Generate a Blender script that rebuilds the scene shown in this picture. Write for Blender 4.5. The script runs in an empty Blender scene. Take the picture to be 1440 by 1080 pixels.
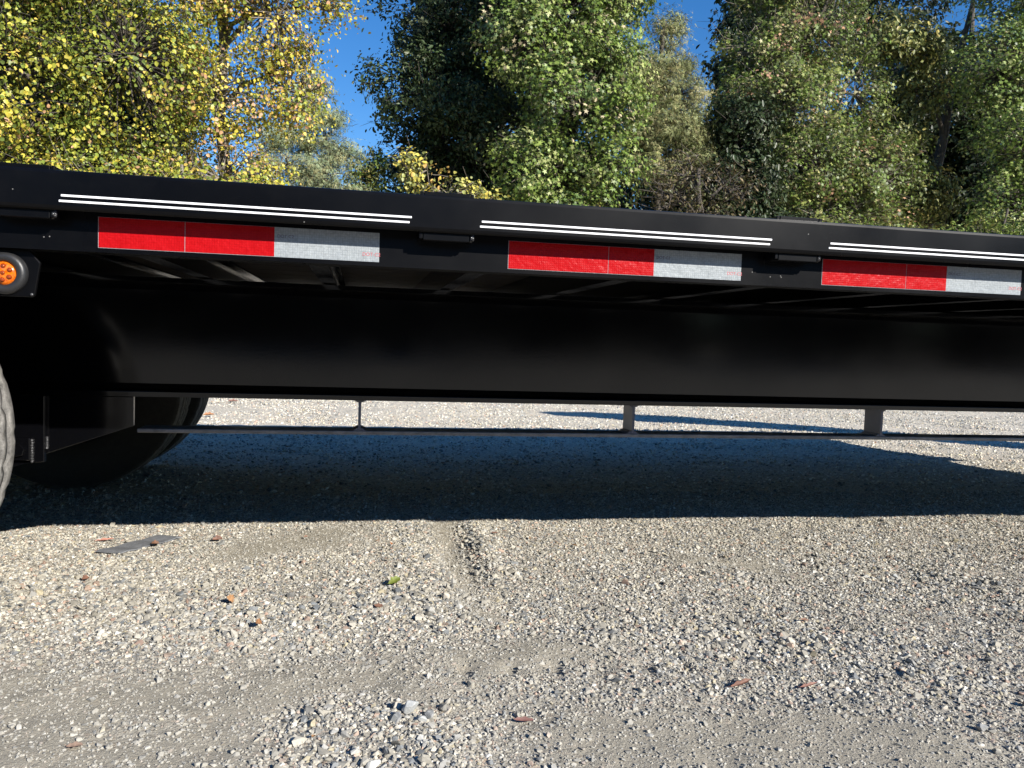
import bpy, bmesh, math, random
import numpy as np
from mathutils import Vector, Matrix

sc = bpy.context.scene
COL = sc.collection
rng = np.random.default_rng(11)
random.seed(5)

# ------------------------------------------------------------------ camera
YAW, PITCH, ROLL = 0.1919, -0.0549, 0.0334
cam_d = bpy.data.cameras.new('camera')
cam = bpy.data.objects.new('camera', cam_d)
COL.objects.link(cam)
sc.camera = cam
cam_d.sensor_width = 36.0
cam_d.lens = 36.0 * 1099.0 / 1440.0
cam_d.clip_start = 0.05
cam_d.clip_end = 2000.0
_cy, _sy, _cp, _sp = math.cos(YAW), math.sin(YAW), math.cos(PITCH), math.sin(PITCH)
_f = Vector((_sy * _cp, _cy * _cp, _sp))
_r0 = Vector((_cy, -_sy, 0))
_u0 = _r0.cross(_f)
_r = _r0 * math.cos(ROLL) + _u0 * math.sin(ROLL)
_u = -_r0 * math.sin(ROLL) + _u0 * math.cos(ROLL)
_m = Matrix((_r, _u, -_f)).transposed().to_4x4()
_m.translation = Vector((0, 0, 0.60))
cam.matrix_world = _m

# ------------------------------------------------------------------ sky and sun
SUN_TO = Vector((0.70, -1.0, 0.645)).normalized()      # towards the sun
SUN_EL = math.asin(SUN_TO.z)
SUN_AZ = math.atan2(SUN_TO.x, SUN_TO.y)
world = bpy.data.worlds.new('World')
sc.world = world
world.use_nodes = True
wn = world.node_tree
wn.nodes.clear()
sky = wn.nodes.new('ShaderNodeTexSky')
sky.sky_type = 'NISHITA'
sky.sun_disc = False
sky.sun_elevation = SUN_EL
sky.sun_rotation = SUN_AZ
sky.air_density = 1.0
sky.dust_density = 0.0
sky.ozone_density = 3.6
bg = wn.nodes.new('ShaderNodeBackground')
bg.inputs['Strength'].default_value = 0.085
wo = wn.nodes.new('ShaderNodeOutputWorld')
hs = wn.nodes.new('ShaderNodeHueSaturation')          # the photograph's deep autumn blue
hs.inputs['Saturation'].default_value = 1.30
hs.inputs['Hue'].default_value = 0.507
wn.links.new(sky.outputs[0], hs.inputs['Color'])
wn.links.new(hs.outputs[0], bg.inputs[0])
wn.links.new(bg.outputs[0], wo.inputs[0])

sun_d = bpy.data.lights.new('sun', 'SUN')
sun_d.energy = 4.6
sun_d.angle = math.radians(0.5)
sun_d.color = (1.0, 0.95, 0.87)
sun = bpy.data.objects.new('sun', sun_d)
COL.objects.link(sun)
sun.rotation_euler = SUN_TO.to_track_quat('Z', 'Y').to_euler()

sc.view_settings.view_transform = 'Standard'
sc.view_settings.look = 'None'
sc.view_settings.exposure = 0.92
sc.view_settings.gamma = 1.0
sc.view_settings.use_curve_mapping = False

# ------------------------------------------------------------------ node helpers
def new_mat(name):
    m = bpy.data.materials.new(name)
    m.use_nodes = True
    nt = m.node_tree
    return m, nt, nt.nodes['Principled BSDF']

def nd(nt, kind, **kw):
    n = nt.nodes.new(kind)
    for k, v in kw.items():
        if k.startswith('i_'):
            n.inputs[k[2:].replace('_', ' ')].default_value = v
        else:
            setattr(n, k, v)
    return n

def ramp(nt, fac, stops):
    n = nt.nodes.new('ShaderNodeValToRGB')
    cr = n.color_ramp
    while len(cr.elements) < len(stops):
        cr.elements.new(0.5)
    for e, (p, c) in zip(cr.elements, stops):
        e.position = p
        e.color = c if len(c) == 4 else (*c, 1)
    nt.links.new(fac, n.inputs[0])
    return n.outputs[0]

def mixc(nt, fac, a, b, mode='MIX'):
    n = nt.nodes.new('ShaderNodeMix')
    n.data_type = 'RGBA'
    n.blend_type = mode
    for sock, v in ((n.inputs[0], fac), (n.inputs[6], a), (n.inputs[7], b)):
        if hasattr(v, 'links'):
            nt.links.new(v, sock)
        else:
            sock.default_value = v if not isinstance(v, tuple) or len(v) == 4 else (*v, 1)
    return n.outputs[2]

def math_n(nt, op, a, b=None):
    n = nt.nodes.new('ShaderNodeMath')
    n.operation = op
    for i, v in enumerate((a, b)):
        if v is None:
            continue
        if hasattr(v, 'links'):
            nt.links.new(v, n.inputs[i])
        else:
            n.inputs[i].default_value = v
    return n.outputs[0]

def noise(nt, co, scale, detail=4, rough=0.55):
    n = nd(nt, 'ShaderNodeTexNoise')
    n.inputs['Scale'].default_value = scale
    n.inputs['Detail'].default_value = detail
    n.inputs['Roughness'].default_value = rough
    nt.links.new(co, n.inputs['Vector'])
    return n.outputs['Fac']

def geo_pos(nt):
    return nt.nodes.new('ShaderNodeNewGeometry').outputs['Position']

def bump(nt, bsdf, h, strength, dist, prev=None):
    n = nt.nodes.new('ShaderNodeBump')
    n.inputs['Strength'].default_value = strength
    n.inputs['Distance'].default_value = dist
    nt.links.new(h, n.inputs['Height'])
    if prev is not None:
        nt.links.new(prev, n.inputs['Normal'])
    nt.links.new(n.outputs[0], bsdf.inputs['Normal'])
    return n.outputs[0]

# ------------------------------------------------------------------ materials
def mat_paint(name, base=0.006, rough=0.26, dust=0.0, spec=0.5):
    m, nt, b = new_mat(name)
    p = geo_pos(nt)
    n1 = noise(nt, p, 3.0, 5)
    b.inputs['Specular IOR Level'].default_value = spec
    rr = nt.nodes.new('ShaderNodeMapRange')
    rr.inputs['From Min'].default_value = 0.3
    rr.inputs['From Max'].default_value = 0.7
    rr.inputs['To Min'].default_value = rough * 0.8
    rr.inputs['To Max'].default_value = rough * 1.35
    nt.links.new(n1, rr.inputs['Value'])
    nt.links.new(rr.outputs[0], b.inputs['Roughness'])
    col = (base, base * 1.05, base * 1.35, 1)
    # dust film and small dried specks
    v = nd(nt, 'ShaderNodeTexVoronoi')
    v.inputs['Scale'].default_value = 95.0
    nt.links.new(p, v.inputs['Vector'])
    patch = noise(nt, p, 4.3, 3)
    s1 = math_n(nt, 'LESS_THAN', v.outputs['Distance'], 0.11)
    s2 = math_n(nt, 'GREATER_THAN', patch, 0.56)
    wn_ = nd(nt, 'ShaderNodeTexWhiteNoise')
    nt.links.new(v.outputs['Color'], wn_.inputs['Vector'])
    s3 = math_n(nt, 'GREATER_THAN', wn_.outputs['Value'], 0.72)
    sp = math_n(nt, 'MULTIPLY', math_n(nt, 'MULTIPLY', s1, s2), s3)
    n2 = noise(nt, p, 26.0, 6, 0.7)
    film = ramp(nt, n2, [(0.45, (0, 0, 0)), (0.85, (dust, dust, dust))])
    c = mixc(nt, film, col, (0.22, 0.20, 0.17, 1))
    c = mixc(nt, math_n(nt, 'MULTIPLY', sp, 0.4 if dust > 0 else 0.0), c, (0.35, 0.34, 0.32, 1))
    nt.links.new(c, b.inputs['Base Color'])
    n3 = noise(nt, p, 160.0, 2)
    bump(nt, b, n3, 0.05, 0.0005)
    return m

M = {}
M['paint'] = mat_paint('black_paint', 0.002, 0.10, 0.0, 0.45)
M['rail'] = mat_paint('black_rail_paint', 0.002, 0.26, 0.008, 0.16)
M['dusty'] = mat_paint('dusty_black_paint', 0.11, 0.32, 0.25, 0.5)

def mat_simple(name, col, rough=0.5, metallic=0.0, spec=0.5, bscale=None, bstr=0.2, vary=0.0):
    m, nt, b = new_mat(name)
    p = geo_pos(nt)
    b.inputs['Roughness'].default_value = rough
    b.inputs['Metallic'].default_value = metallic
    b.inputs['Specular IOR Level'].default_value = spec
    if vary:
        n = noise(nt, p, 40.0, 5, 0.65)
        c = ramp(nt, n, [(0.3, tuple(x * (1 - vary) for x in col)), (0.7, tuple(min(1, x * (1 + vary)) for x in col))])
        nt.links.new(c, b.inputs['Base Color'])
    else:
        b.inputs['Base Color'].default_value = (*col, 1)
    if bscale:
        bump(nt, b, noise(nt, p, bscale, 3), bstr, 0.002)
    return m

M['pin'] = mat_simple('white_pinstripe', (0.85, 0.85, 0.86), 0.35, vary=0.03)
M['rubber'] = mat_simple('black_rubber', (0.018, 0.018, 0.019), 0.42, bscale=300, bstr=0.1)
M['steel'] = mat_simple('galvanised_bolt', (0.10, 0.10, 0.105), 0.45, 0.5, vary=0.3)
M['rim'] = mat_simple('black_rim', (0.015, 0.015, 0.016), 0.35)
M['bar'] = mat_simple('dull_grey_steel_bar', (0.20, 0.19, 0.185), 0.35, 0.3, bscale=150, bstr=0.3, vary=0.35)
M['weld'] = mat_simple('weld_bead', (0.05, 0.05, 0.052), 0.22, 0.3, bscale=400, bstr=0.8)
M['print_red'] = mat_simple('red_print', (0.45, 0.10, 0.11), 0.5)
M['print_dark'] = mat_simple('dark_print', (0.09, 0.06, 0.09), 0.5)

def mat_tape(name, c_lo, c_hi):
    m, nt, b = new_mat(name)
    p = geo_pos(nt)
    v = nd(nt, 'ShaderNodeTexVoronoi')
    v.inputs['Scale'].default_value = 230.0
    nt.links.new(p, v.inputs['Vector'])
    n = noise(nt, p, 60, 4)
    f = math_n(nt, 'ADD', math_n(nt, 'MULTIPLY', v.outputs['Distance'], 0.55), math_n(nt, 'MULTIPLY', n, 0.5))
    c = ramp(nt, f, [(0.15, c_hi), (0.80, c_lo)])
    nt.links.new(c, b.inputs['Base Color'])
    b.inputs['Roughness'].default_value = 0.33
    b.inputs['Specular IOR Level'].default_value = 0.12
    # prism cells: fine square grid pressed into the film
    sx = nd(nt, 'ShaderNodeSeparateXYZ')
    nt.links.new(p, sx.inputs[0])
    gx = math_n(nt, 'PINGPONG', sx.outputs['X'], 0.002)
    gz = math_n(nt, 'PINGPONG', sx.outputs['Z'], 0.002)
    g = math_n(nt, 'MINIMUM', gx, gz)
    line = math_n(nt, 'LESS_THAN', g, 0.00035)
    nt.links.new(mixc(nt, math_n(nt, 'MULTIPLY', line, 0.30), c, tuple(x * 0.55 for x in c_lo)), b.inputs['Base Color'])
    k = bump(nt, b, g, 0.16, 0.5)
    bump(nt, b, n, 0.5, 0.004, k)
    return m
M['tape_white'] = mat_tape('silver_reflective_film', (0.24, 0.26, 0.275), (0.36, 0.39, 0.405))
M['tape_red'] = mat_tape('red_reflective_film', (0.34, 0.003, 0.005), (0.43, 0.006, 0.009))

def mat_lens():
    m, nt, b = new_mat('amber_lens')
    p = geo_pos(nt)
    n = noise(nt, p, 260, 3)
    c = ramp(nt, n, [(0.3, (0.42, 0.055, 0.002)), (0.7, (0.80, 0.19, 0.008))])
    nt.links.new(c, b.inputs['Base Color'])
    b.inputs['Roughness'].default_value = 0.12
    b.inputs['Coat Weight'].default_value = 0.8
    b.inputs['Coat Roughness'].default_value = 0.05
    return m
M['lens'] = mat_lens()
M['led'] = mat_simple('amber_led', (0.24, 0.035, 0.002), 0.08, 0.0, 0.8)

def mat_tyre():
    m, nt, b = new_mat('tyre_rubber')
    p = geo_pos(nt)
    n1 = noise(nt, p, 45.0, 6, 0.7)
    n2 = noise(nt, p, 420.0, 3, 0.6)
    f = math_n(nt, 'ADD', math_n(nt, 'MULTIPLY', n1, 0.7), math_n(nt, 'MULTIPLY', n2, 0.3))
    at = nd(nt, 'ShaderNodeAttribute', attribute_name='tread')
    dusty = ramp(nt, f, [(0.36, (0.06, 0.057, 0.053)), (0.56, (0.20, 0.19, 0.175)), (0.75, (0.38, 0.36, 0.33))])
    side = ramp(nt, n1, [(0.3, (0.016, 0.016, 0.016)), (0.8, (0.035, 0.034, 0.032))])
    nt.links.new(mixc(nt, at.outputs['Fac'], side, dusty), b.inputs['Base Color'])
    b.inputs['Roughness'].default_value = 0.75
    bump(nt, b, n2, 0.3, 0.002)
    return m
M['tyre'] = mat_tyre()

def mat_wood():
    m, nt, b = new_mat('treated_pine_deck')
    p = geo_pos(nt)
    mp = nd(nt, 'ShaderNodeMapping')
    mp.inputs['Scale'].default_value = (1.2, 22, 22)
    nt.links.new(p, mp.inputs['Vector'])
    n = noise(nt, mp.outputs[0], 2.0, 6, 0.6)
    c = ramp(nt, n, [(0.25, (0.016, 0.012, 0.009)), (0.75, (0.045, 0.034, 0.024))])
    nt.links.new(c, b.inputs['Base Color'])
    b.inputs['Roughness'].default_value = 0.6
    bump(nt, b, n, 0.3, 0.003)
    return m
M['wood'] = mat_wood()

def mat_bark(name, a, bcol):
    m, nt, b = new_mat(name)
    p = geo_pos(nt)
    mp = nd(nt, 'ShaderNodeMapping')
    mp.inputs['Scale'].default_value = (9, 9, 2)
    nt.links.new(p, mp.inputs['Vector'])
    n = noise(nt, mp.outputs[0], 2.0, 6, 0.7)
    nt.links.new(ramp(nt, n, [(0.3, a), (0.7, bcol)]), b.inputs['Base Color'])
    b.inputs['Roughness'].default_value = 0.9
    bump(nt, b, n, 0.8, 0.03)
    return m
M['bark'] = mat_bark('grey_brown_bark', (0.035, 0.028, 0.022), (0.13, 0.11, 0.09))
M['bark_pale'] = mat_bark('pale_bark', (0.10, 0.085, 0.065), (0.28, 0.24, 0.19))

def mat_leaf(name, rough=0.42, trans=0.18, spec=0.32):
    m, nt, b = new_mat(name)
    at = nd(nt, 'ShaderNodeAttribute', attribute_name='tint')
    nt.links.new(at.outputs['Color'], b.inputs['Base Color'])
    b.inputs['Roughness'].default_value = rough
    b.inputs['Specular IOR Level'].default_value = spec
    tr = nt.nodes.new('ShaderNodeBsdfTranslucent')
    nt.links.new(at.outputs['Color'], tr.inputs['Color'])
    mx = nt.nodes.new('ShaderNodeMixShader')
    mx.inputs[0].default_value = trans
    out = nt.nodes['Material Output']
    nt.links.new(b.outputs[0], mx.inputs[1])
    nt.links.new(tr.outputs[0], mx.inputs[2])
    nt.links.new(mx.outputs[0], out.inputs['Surface'])
    return m
M['leaf'] = mat_leaf('leaf_surface')
M['needle'] = mat_leaf('needle_surface', 0.55, 0.1, 0.3)

def mat_dryleaf():
    m, nt, b = new_mat('dry_leaf')
    at = nd(nt, 'ShaderNodeObjectInfo')
    n = noise(nt, geo_pos(nt), 160, 4)
    c = mixc(nt, 1.0, at.outputs['Color'], ramp(nt, n, [(0.3, (0.6, 0.6, 0.6)), (0.7, (1.2, 1.15, 1.1))]), 'MULTIPLY')
    nt.links.new(c, b.inputs['Base Color'])
    b.inputs['Roughness'].default_value = 0.6
    return m
M['dry'] = mat_dryleaf()

def mat_ground():
    m, nt, b = new_mat('crushed_stone_ground')
    p = geo_pos(nt)
    big = noise(nt, p, 0.9, 5, 0.6)
    mid = noise(nt, p, 9.0, 5, 0.65)
    fine = noise(nt, p, 260.0, 4, 0.7)
    v1 = nd(nt, 'ShaderNodeTexVoronoi'); v1.inputs['Scale'].default_value = 85.0
    v2 = nd(nt, 'ShaderNodeTexVoronoi'); v2.inputs['Scale'].default_value = 210.0
    # shake the cells so they do not sit on a lattice
    nv = nd(nt, 'ShaderNodeTexNoise'); nv.inputs['Scale'].default_value = 120.0
    nt.links.new(p, nv.inputs['Vector'])
    vm = nd(nt, 'ShaderNodeVectorMath', operation='MULTIPLY_ADD')
    vm.inputs[1].default_value = (0.006, 0.006, 0.0)
    nt.links.new(nv.outputs['Color'], vm.inputs[0])
    nt.links.new(p, vm.inputs[2])
    for v in (v1, v2):
        nt.links.new(vm.outputs[0], v.inputs['Vector'])
    pk = nd(nt, 'ShaderNodeAttribute', attribute_name='packed')
    dirt = ramp(nt, mid, [(0.3, (0.345, 0.315, 0.255)), (0.7, (0.46, 0.425, 0.35))])
    dirt = mixc(nt, 0.65, dirt, ramp(nt, fine, [(0.3, (0.36, 0.34, 0.31)), (0.7, (0.85, 0.82, 0.75))]), 'MULTIPLY')
    dirt = mixc(nt, 0.5, dirt, (0.48, 0.45, 0.385, 1))
    sep = nd(nt, 'ShaderNodeSeparateColor'); nt.links.new(v1.outputs['Color'], sep.inputs[0])
    sep2 = nd(nt, 'ShaderNodeSeparateColor'); nt.links.new(v2.outputs['Color'], sep2.inputs[0])
    stops = [(0.0, (0.17, 0.175, 0.18)), (0.18, (0.33, 0.32, 0.30)), (0.45, (0.50, 0.47, 0.41)), (0.75, (0.60, 0.57, 0.50)), (0.93, (0.55, 0.42, 0.33)), (1.0, (0.74, 0.72, 0.68))]
    peb1 = ramp(nt, sep.outputs[0], stops)
    peb2 = ramp(nt, sep2.outputs[0], stops)
    peb = mixc(nt, math_n(nt, 'GREATER_THAN', sep2.outputs[1], 0.5), peb1, peb2)
    amt = nd(nt, 'ShaderNodeMapRange')
    amt.inputs['From Min'].default_value = 0.0; amt.inputs['From Max'].default_value = 1.0
    amt.inputs['To Min'].default_value = 0.85; amt.inputs['To Max'].default_value = 0.12
    nt.links.new(pk.outputs['Fac'], amt.inputs['Value'])
    c = mixc(nt, amt.outputs[0], dirt, peb)
    c = mixc(nt, 1.0, c, (0.93, 0.92, 0.89, 1), 'MULTIPLY')
    glare = nd(nt, 'ShaderNodeAttribute', attribute_name='far_glare')
    c = mixc(nt, glare.outputs['Fac'], c, mixc(nt, 1.0, c, (1.55, 1.53, 1.50, 1), 'MULTIPLY'))
    c = mixc(nt, 0.35, c, ramp(nt, big, [(0.3, (0.75, 0.74, 0.72)), (0.7, (1.1, 1.08, 1.02))]), 'MULTIPLY')
    nt.links.new(c, b.inputs['Base Color'])
    b.inputs['Roughness'].default_value = 0.9
    b.inputs['Specular IOR Level'].default_value = 0.2
    h = math_n(nt, 'ADD', math_n(nt, 'MULTIPLY', v1.outputs['Distance'], -1.0), math_n(nt, 'MULTIPLY', v2.outputs['Distance'], -0.4))
    h = math_n(nt, 'MULTIPLY', h, amt.outputs[0])
    k = bump(nt, b, h, 0.8, 0.012)
    k = bump(nt, b, fine, 0.9, 0.005, k)
    bump(nt, b, mid, 0.4, 0.02, k)
    return m
M['ground'] = mat_ground()

def mat_gravel():
    m, nt, b = new_mat('gravel_stone')
    at = nd(nt, 'ShaderNodeAttribute', attribute_name='tint', attribute_type='INSTANCER')
    n = noise(nt, geo_pos(nt), 300, 3, 0.6)
    c = mixc(nt, 0.6, at.outputs['Color'], ramp(nt, n, [(0.3, (0.7, 0.7, 0.7)), (0.7, (1.2, 1.2, 1.2))]), 'MULTIPLY')
    nt.links.new(c, b.inputs['Base Color'])
    b.inputs['Roughness'].default_value = 0.8
    b.inputs['Specular IOR Level'].default_value = 0.3
    return m
M['gravel'] = mat_gravel()

def mat_rock(name, a, bcol):
    m, nt, b = new_mat(name)
    n = noise(nt, geo_pos(nt), 110, 6, 0.7)
    nt.links.new(ramp(nt, n, [(0.3, a), (0.7, bcol)]), b.inputs['Base Color'])
    b.inputs['Roughness'].default_value = 0.8
    bump(nt, b, n, 0.4, 0.004)
    return m
M['rock_pale'] = mat_rock('pale_rock', (0.26, 0.27, 0.265), (0.44, 0.44, 0.42))
M['rock_grey'] = mat_rock('grey_rock', (0.16, 0.17, 0.17), (0.36, 0.35, 0.33))
M['rock_buff'] = mat_rock('buff_rock', (0.40, 0.35, 0.28), (0.60, 0.54, 0.45))
M['strip'] = mat_simple('grey_scrap', (0.15, 0.155, 0.165), 0.7, bscale=220, bstr=0.6, vary=0.3)

# ------------------------------------------------------------------ mesh helpers
def tag(o, label=None, cat=None, group=None, kind=None):
    if label: o['label'] = label
    if cat: o['category'] = cat
    if group: o['group'] = group
    if kind: o['kind'] = kind
    return o

def empty(name, loc, rz=0.0):
    o = bpy.data.objects.new(name, None)
    o.empty_display_size = 0.2
    COL.objects.link(o)
    o.location = loc
    o.rotation_euler = (0, 0, rz)
    return o

def link(name, me, mat=None, parent=None):
    o = bpy.data.objects.new(name, me)
    if mat is not None and len(me.materials) == 0:
        me.materials.append(mat)
    COL.objects.link(o)
    if parent is not None:
        o.parent = parent
        # children are given in world coordinates; the roots never rotate
        q = parent
        off = Vector((0, 0, 0))
        while q is not None:
            off += q.location
            q = q.parent
        o.location = -off
    return o

def obj(name, bm, mat, parent=None, smooth=False):
    me = bpy.data.meshes.new(name)
    bmesh.ops.recalc_face_normals(bm, faces=bm.faces[:])
    bm.to_mesh(me)
    bm.free()
    if smooth:
        me.polygons.foreach_set('use_smooth', [True] * len(me.polygons))
    return link(name, me, mat, parent)

def add_box(bm, x0, x1, y0, y1, z0, z1, bev=0.0, seg=2):
    r = bmesh.ops.create_cube(bm, size=1.0)
    vs = r['verts']
    for v in vs:
        v.co = Vector(((x0 + x1) / 2 + v.co.x * (x1 - x0), (y0 + y1) / 2 + v.co.y * (y1 - y0), (z0 + z1) / 2 + v.co.z * (z1 - z0)))
    if bev:
        es = list({e for v in vs for e in v.link_edges})
        bmesh.ops.bevel(bm, geom=es, offset=bev, segments=seg, profile=0.5, affect='EDGES')
    return bm

def box(name, x0, x1, y0, y1, z0, z1, mat, parent=None, bev=0.0):
    return obj(name, add_box(bmesh.new(), x0, x1, y0, y1, z0, z1, bev), mat, parent)

def add_prism_x(bm, prof, x0, x1):
    """closed profile in (y,z), extruded along x"""
    a = [bm.verts.new((x0, y, z)) for y, z in prof]
    b = [bm.verts.new((x1, y, z)) for y, z in prof]
    n = len(prof)
    bm.faces.new(a); bm.faces.new(b[::-1])
    for i in range(n):
        bm.faces.new((a[i], b[i], b[(i + 1) % n], a[(i + 1) % n]))
    return bm

def add_prism_y(bm, prof, y0, y1, bev=0.0):
    a = [bm.verts.new((x, y0, z)) for x, z in prof]
    b = [bm.verts.new((x, y1, z)) for x, z in prof]
    n = len(prof)
    f0 = bm.faces.new(a); bm.faces.new(b[::-1])
    for i in range(n):
        bm.faces.new((a[i], b[i], b[(i + 1) % n], a[(i + 1) % n]))
    if bev:
        bmesh.ops.bevel(bm, geom=list(f0.edges), offset=bev, segments=2, profile=0.5, affect='EDGES')
    return bm

def add_lathe_y(bm, prof, c, n=48):
    """profile (radius, y) revolved about the axis through c=(x,z)"""
    rings = []
    for r, y in prof:
        if r < 1e-6:
            rings.append([bm.verts.new((c[0], y, c[1]))])
        else:
            rings.append([bm.verts.new((c[0] + r * math.cos(2 * math.pi * k / n), y, c[1] + r * math.sin(2 * math.pi * k / n))) for k in range(n)])
    for A, B in zip(rings, rings[1:]):
        for k in range(n):
            q = (k + 1) % n
            if len(A) == 1 and len(B) == 1:
                continue
            if len(A) == 1:
                bm.faces.new((A[0], B[k], B[q]))
            elif len(B) == 1:
                bm.faces.new((A[k], B[0], A[q]))
            else:
                bm.faces.new((A[k], B[k], B[q], A[q]))
    return bm

def add_tube(bm, pts, rads, n=8, cap=True):
    pts = [Vector(p) for p in pts]
    rings = []
    for i, p in enumerate(pts):
        t = (pts[min(i + 1, len(pts) - 1)] - pts[max(i - 1, 0)]).normalized()
        a = t.cross(Vector((0, 0, 1)) if abs(t.z) < 0.9 else Vector((1, 0, 0))).normalized()
        b = t.cross(a)
        rings.append([bm.verts.new(p + (a * math.cos(2 * math.pi * k / n) + b * math.sin(2 * math.pi * k / n)) * rads[i]) for k in range(n)])
    for A, B in zip(rings, rings[1:]):
        for k in range(n):
            bm.faces.new((A[k], A[(k + 1) % n], B[(k + 1) % n], B[k]))
    if cap:
        bm.faces.new(rings[0][::-1]); bm.faces.new(rings[-1])
    return bm

def np_mesh(name, verts, loops, starts, totals, tint=None, smooth=False):
    me = bpy.data.meshes.new(name)
    me.vertices.add(len(verts))
    me.vertices.foreach_set('co', np.ascontiguousarray(verts, np.float32).ravel())
    me.loops.add(len(loops))
    me.loops.foreach_set('vertex_index', np.ascontiguousarray(loops, np.int32))
    me.polygons.add(len(starts))
    me.polygons.foreach_set('loop_start', np.ascontiguousarray(starts, np.int32))
    me.polygons.foreach_set('loop_total', np.ascontiguousarray(totals, np.int32))
    if smooth:
        me.polygons.foreach_set('use_smooth', np.ones(len(starts), bool))
    me.update(calc_edges=True)
    if tint is not None:
        a = me.attributes.new('tint', 'FLOAT_COLOR', 'POINT')
        a.data.foreach_set('color', np.ascontiguousarray(tint, np.float32).ravel())
    return me

def vnoise(x, y, seed, period=256):
    """smooth value noise on arrays"""
    g = np.random.default_rng(seed).random((period, period))
    xi = np.floor(x).astype(int); yi = np.floor(y).astype(int)
    fx = x - xi; fy = y - yi
    fx = fx * fx * (3 - 2 * fx); fy = fy * fy * (3 - 2 * fy)
    a = g[xi % period, yi % period]; b = g[(xi + 1) % period, yi % period]
    c = g[xi % period, (yi + 1) % period]; d = g[(xi + 1) % period, (yi + 1) % period]
    return (a * (1 - fx) + b * fx) * (1 - fy) + (c * (1 - fx) + d * fx) * fy - 0.5

# ------------------------------------------------------------------ ground
def seg_dist(x, y, pts):
    d = np.full(np.shape(x), 1e9)
    for (ax, ay), (bx, by) in zip(pts, pts[1:]):
        vx, vy = bx - ax, by - ay
        t = np.clip(((x - ax) * vx + (y - ay) * vy) / (vx * vx + vy * vy + 1e-9), 0, 1)
        d = np.minimum(d, np.hypot(x - ax - t * vx, y - ay - t * vy))
    return d

BANDS = [([(-1.2, 2.05), (-0.86, 1.95), (-0.48, 1.80), (-0.25, 1.66), (-0.05, 1.66), (0.12, 1.80)], 0.13),
         ([(-0.03, 1.22), (0.08, 1.17), (0.13, 1.10)], 0.060),
         ([(-0.02, 1.08), (0.12, 1.02)], 0.05),
         ([(0.60, 1.50), (0.80, 1.42), (0.93, 1.35), (1.05, 1.24)], 0.085),
         ([(1.28, 1.95), (1.42, 1.82), (1.56, 1.68)], 0.09),
         ([(0.17, 2.45), (0.17, 1.95)], 0.05), ([(0.36, 2.42), (0.36, 1.95)], 0.05),
         ([(1.6, 1.5), (1.9, 1.2)], 0.12)]
PACK = [([(-0.9, 1.42), (-0.45, 1.30), (-0.15, 1.30), (0.06, 1.33)], 0.13),
        ([(-0.6, 1.15), (-0.2, 1.15)], 0.12),
        ([(0.38, 1.12), (0.60, 1.08), (0.85, 1.02)], 0.11),
        ([(0.27, 2.48), (0.255, 2.1), (0.26, 1.82), (0.29, 1.64)], 0.045),
        ([(0.95, 2.02), (1.15, 1.85)], 0.06),
        ([(0.25, 1.40), (0.45, 1.45)], 0.08), ([(-0.05, 2.35), (-0.3, 2.2)], 0.10)]
BASE_PACK = 0.28

def packed(x, y):
    p = np.zeros(np.shape(x))
    w = vnoise(x * 9, y * 9, 3) * 0.10
    for pts, r in PACK:
        p = np.maximum(p, np.clip(1.3 - (seg_dist(x, y, pts) + w) / r * 0.75, 0, 1))
    near = np.clip((1.35 - y) / 0.45, 0, 1) * 0.55
    p = np.maximum(p, near * (0.6 + 0.8 * (vnoise(x * 4, y * 4, 9) + 0.5)))
    for pts, r in BANDS:
        p = p * (1 - np.clip(1.4 - seg_dist(x, y, pts) / r * 0.8, 0, 1) * 0.9)
    return np.clip(p, 0, 1)

def banded(x, y):
    p = np.zeros(np.shape(x))
    w = vnoise(x * 11, y * 11, 4) * 0.09
    for pts, r in BANDS:
        p = np.maximum(p, np.clip(1.35 - (seg_dist(x, y, pts) + w) / r * 0.85, 0, 1))
    return p

def gheight(x, y):
    near = np.exp(-(np.maximum(0, np.hypot(x - 0.5, y - 2) - 6) / 10) ** 2)
    h = vnoise(x * 0.7, y * 0.7, 21) * 0.020 + vnoise(x * 2.7, y * 2.7, 22) * 0.013
    h = h + vnoise(x * 8, y * 8, 23) * 0.0075 + vnoise(x * 21, y * 21, 24) * 0.0050 + vnoise(x * 47, y * 47, 25) * 0.0030
    h = h * near
    h = h + 0.010 * np.exp(-(seg_dist(x, y, BANDS[1][0]) / 0.06) ** 2)
    h = h + 0.007 * np.exp(-(seg_dist(x, y, BANDS[3][0]) / 0.08) ** 2)
    h = h + 0.006 * np.exp(-(seg_dist(x, y, BANDS[0][0]) / 0.12) ** 2)
    h = h - 0.014 * np.exp(-(seg_dist(x, y, [(0.275, 2.5), (0.265, 2.1), (0.27, 1.85)]) / 0.05) ** 2)
    h = h + 0.010 * np.exp(-(seg_dist(x, y, [(0.365, 2.45), (0.36, 2.2), (0.345, 1.95)]) / 0.03) ** 2)
    # row of small tread dents in the packed dirt
    for k in range(6):
        cx, cy = 0.20 + 0.082 * k, 1.375 - 0.006 * k
        h = h - 0.011 * np.exp(-(((x - cx) / 0.013) ** 2 + ((y - cy) / 0.03) ** 2))
    return h

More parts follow.
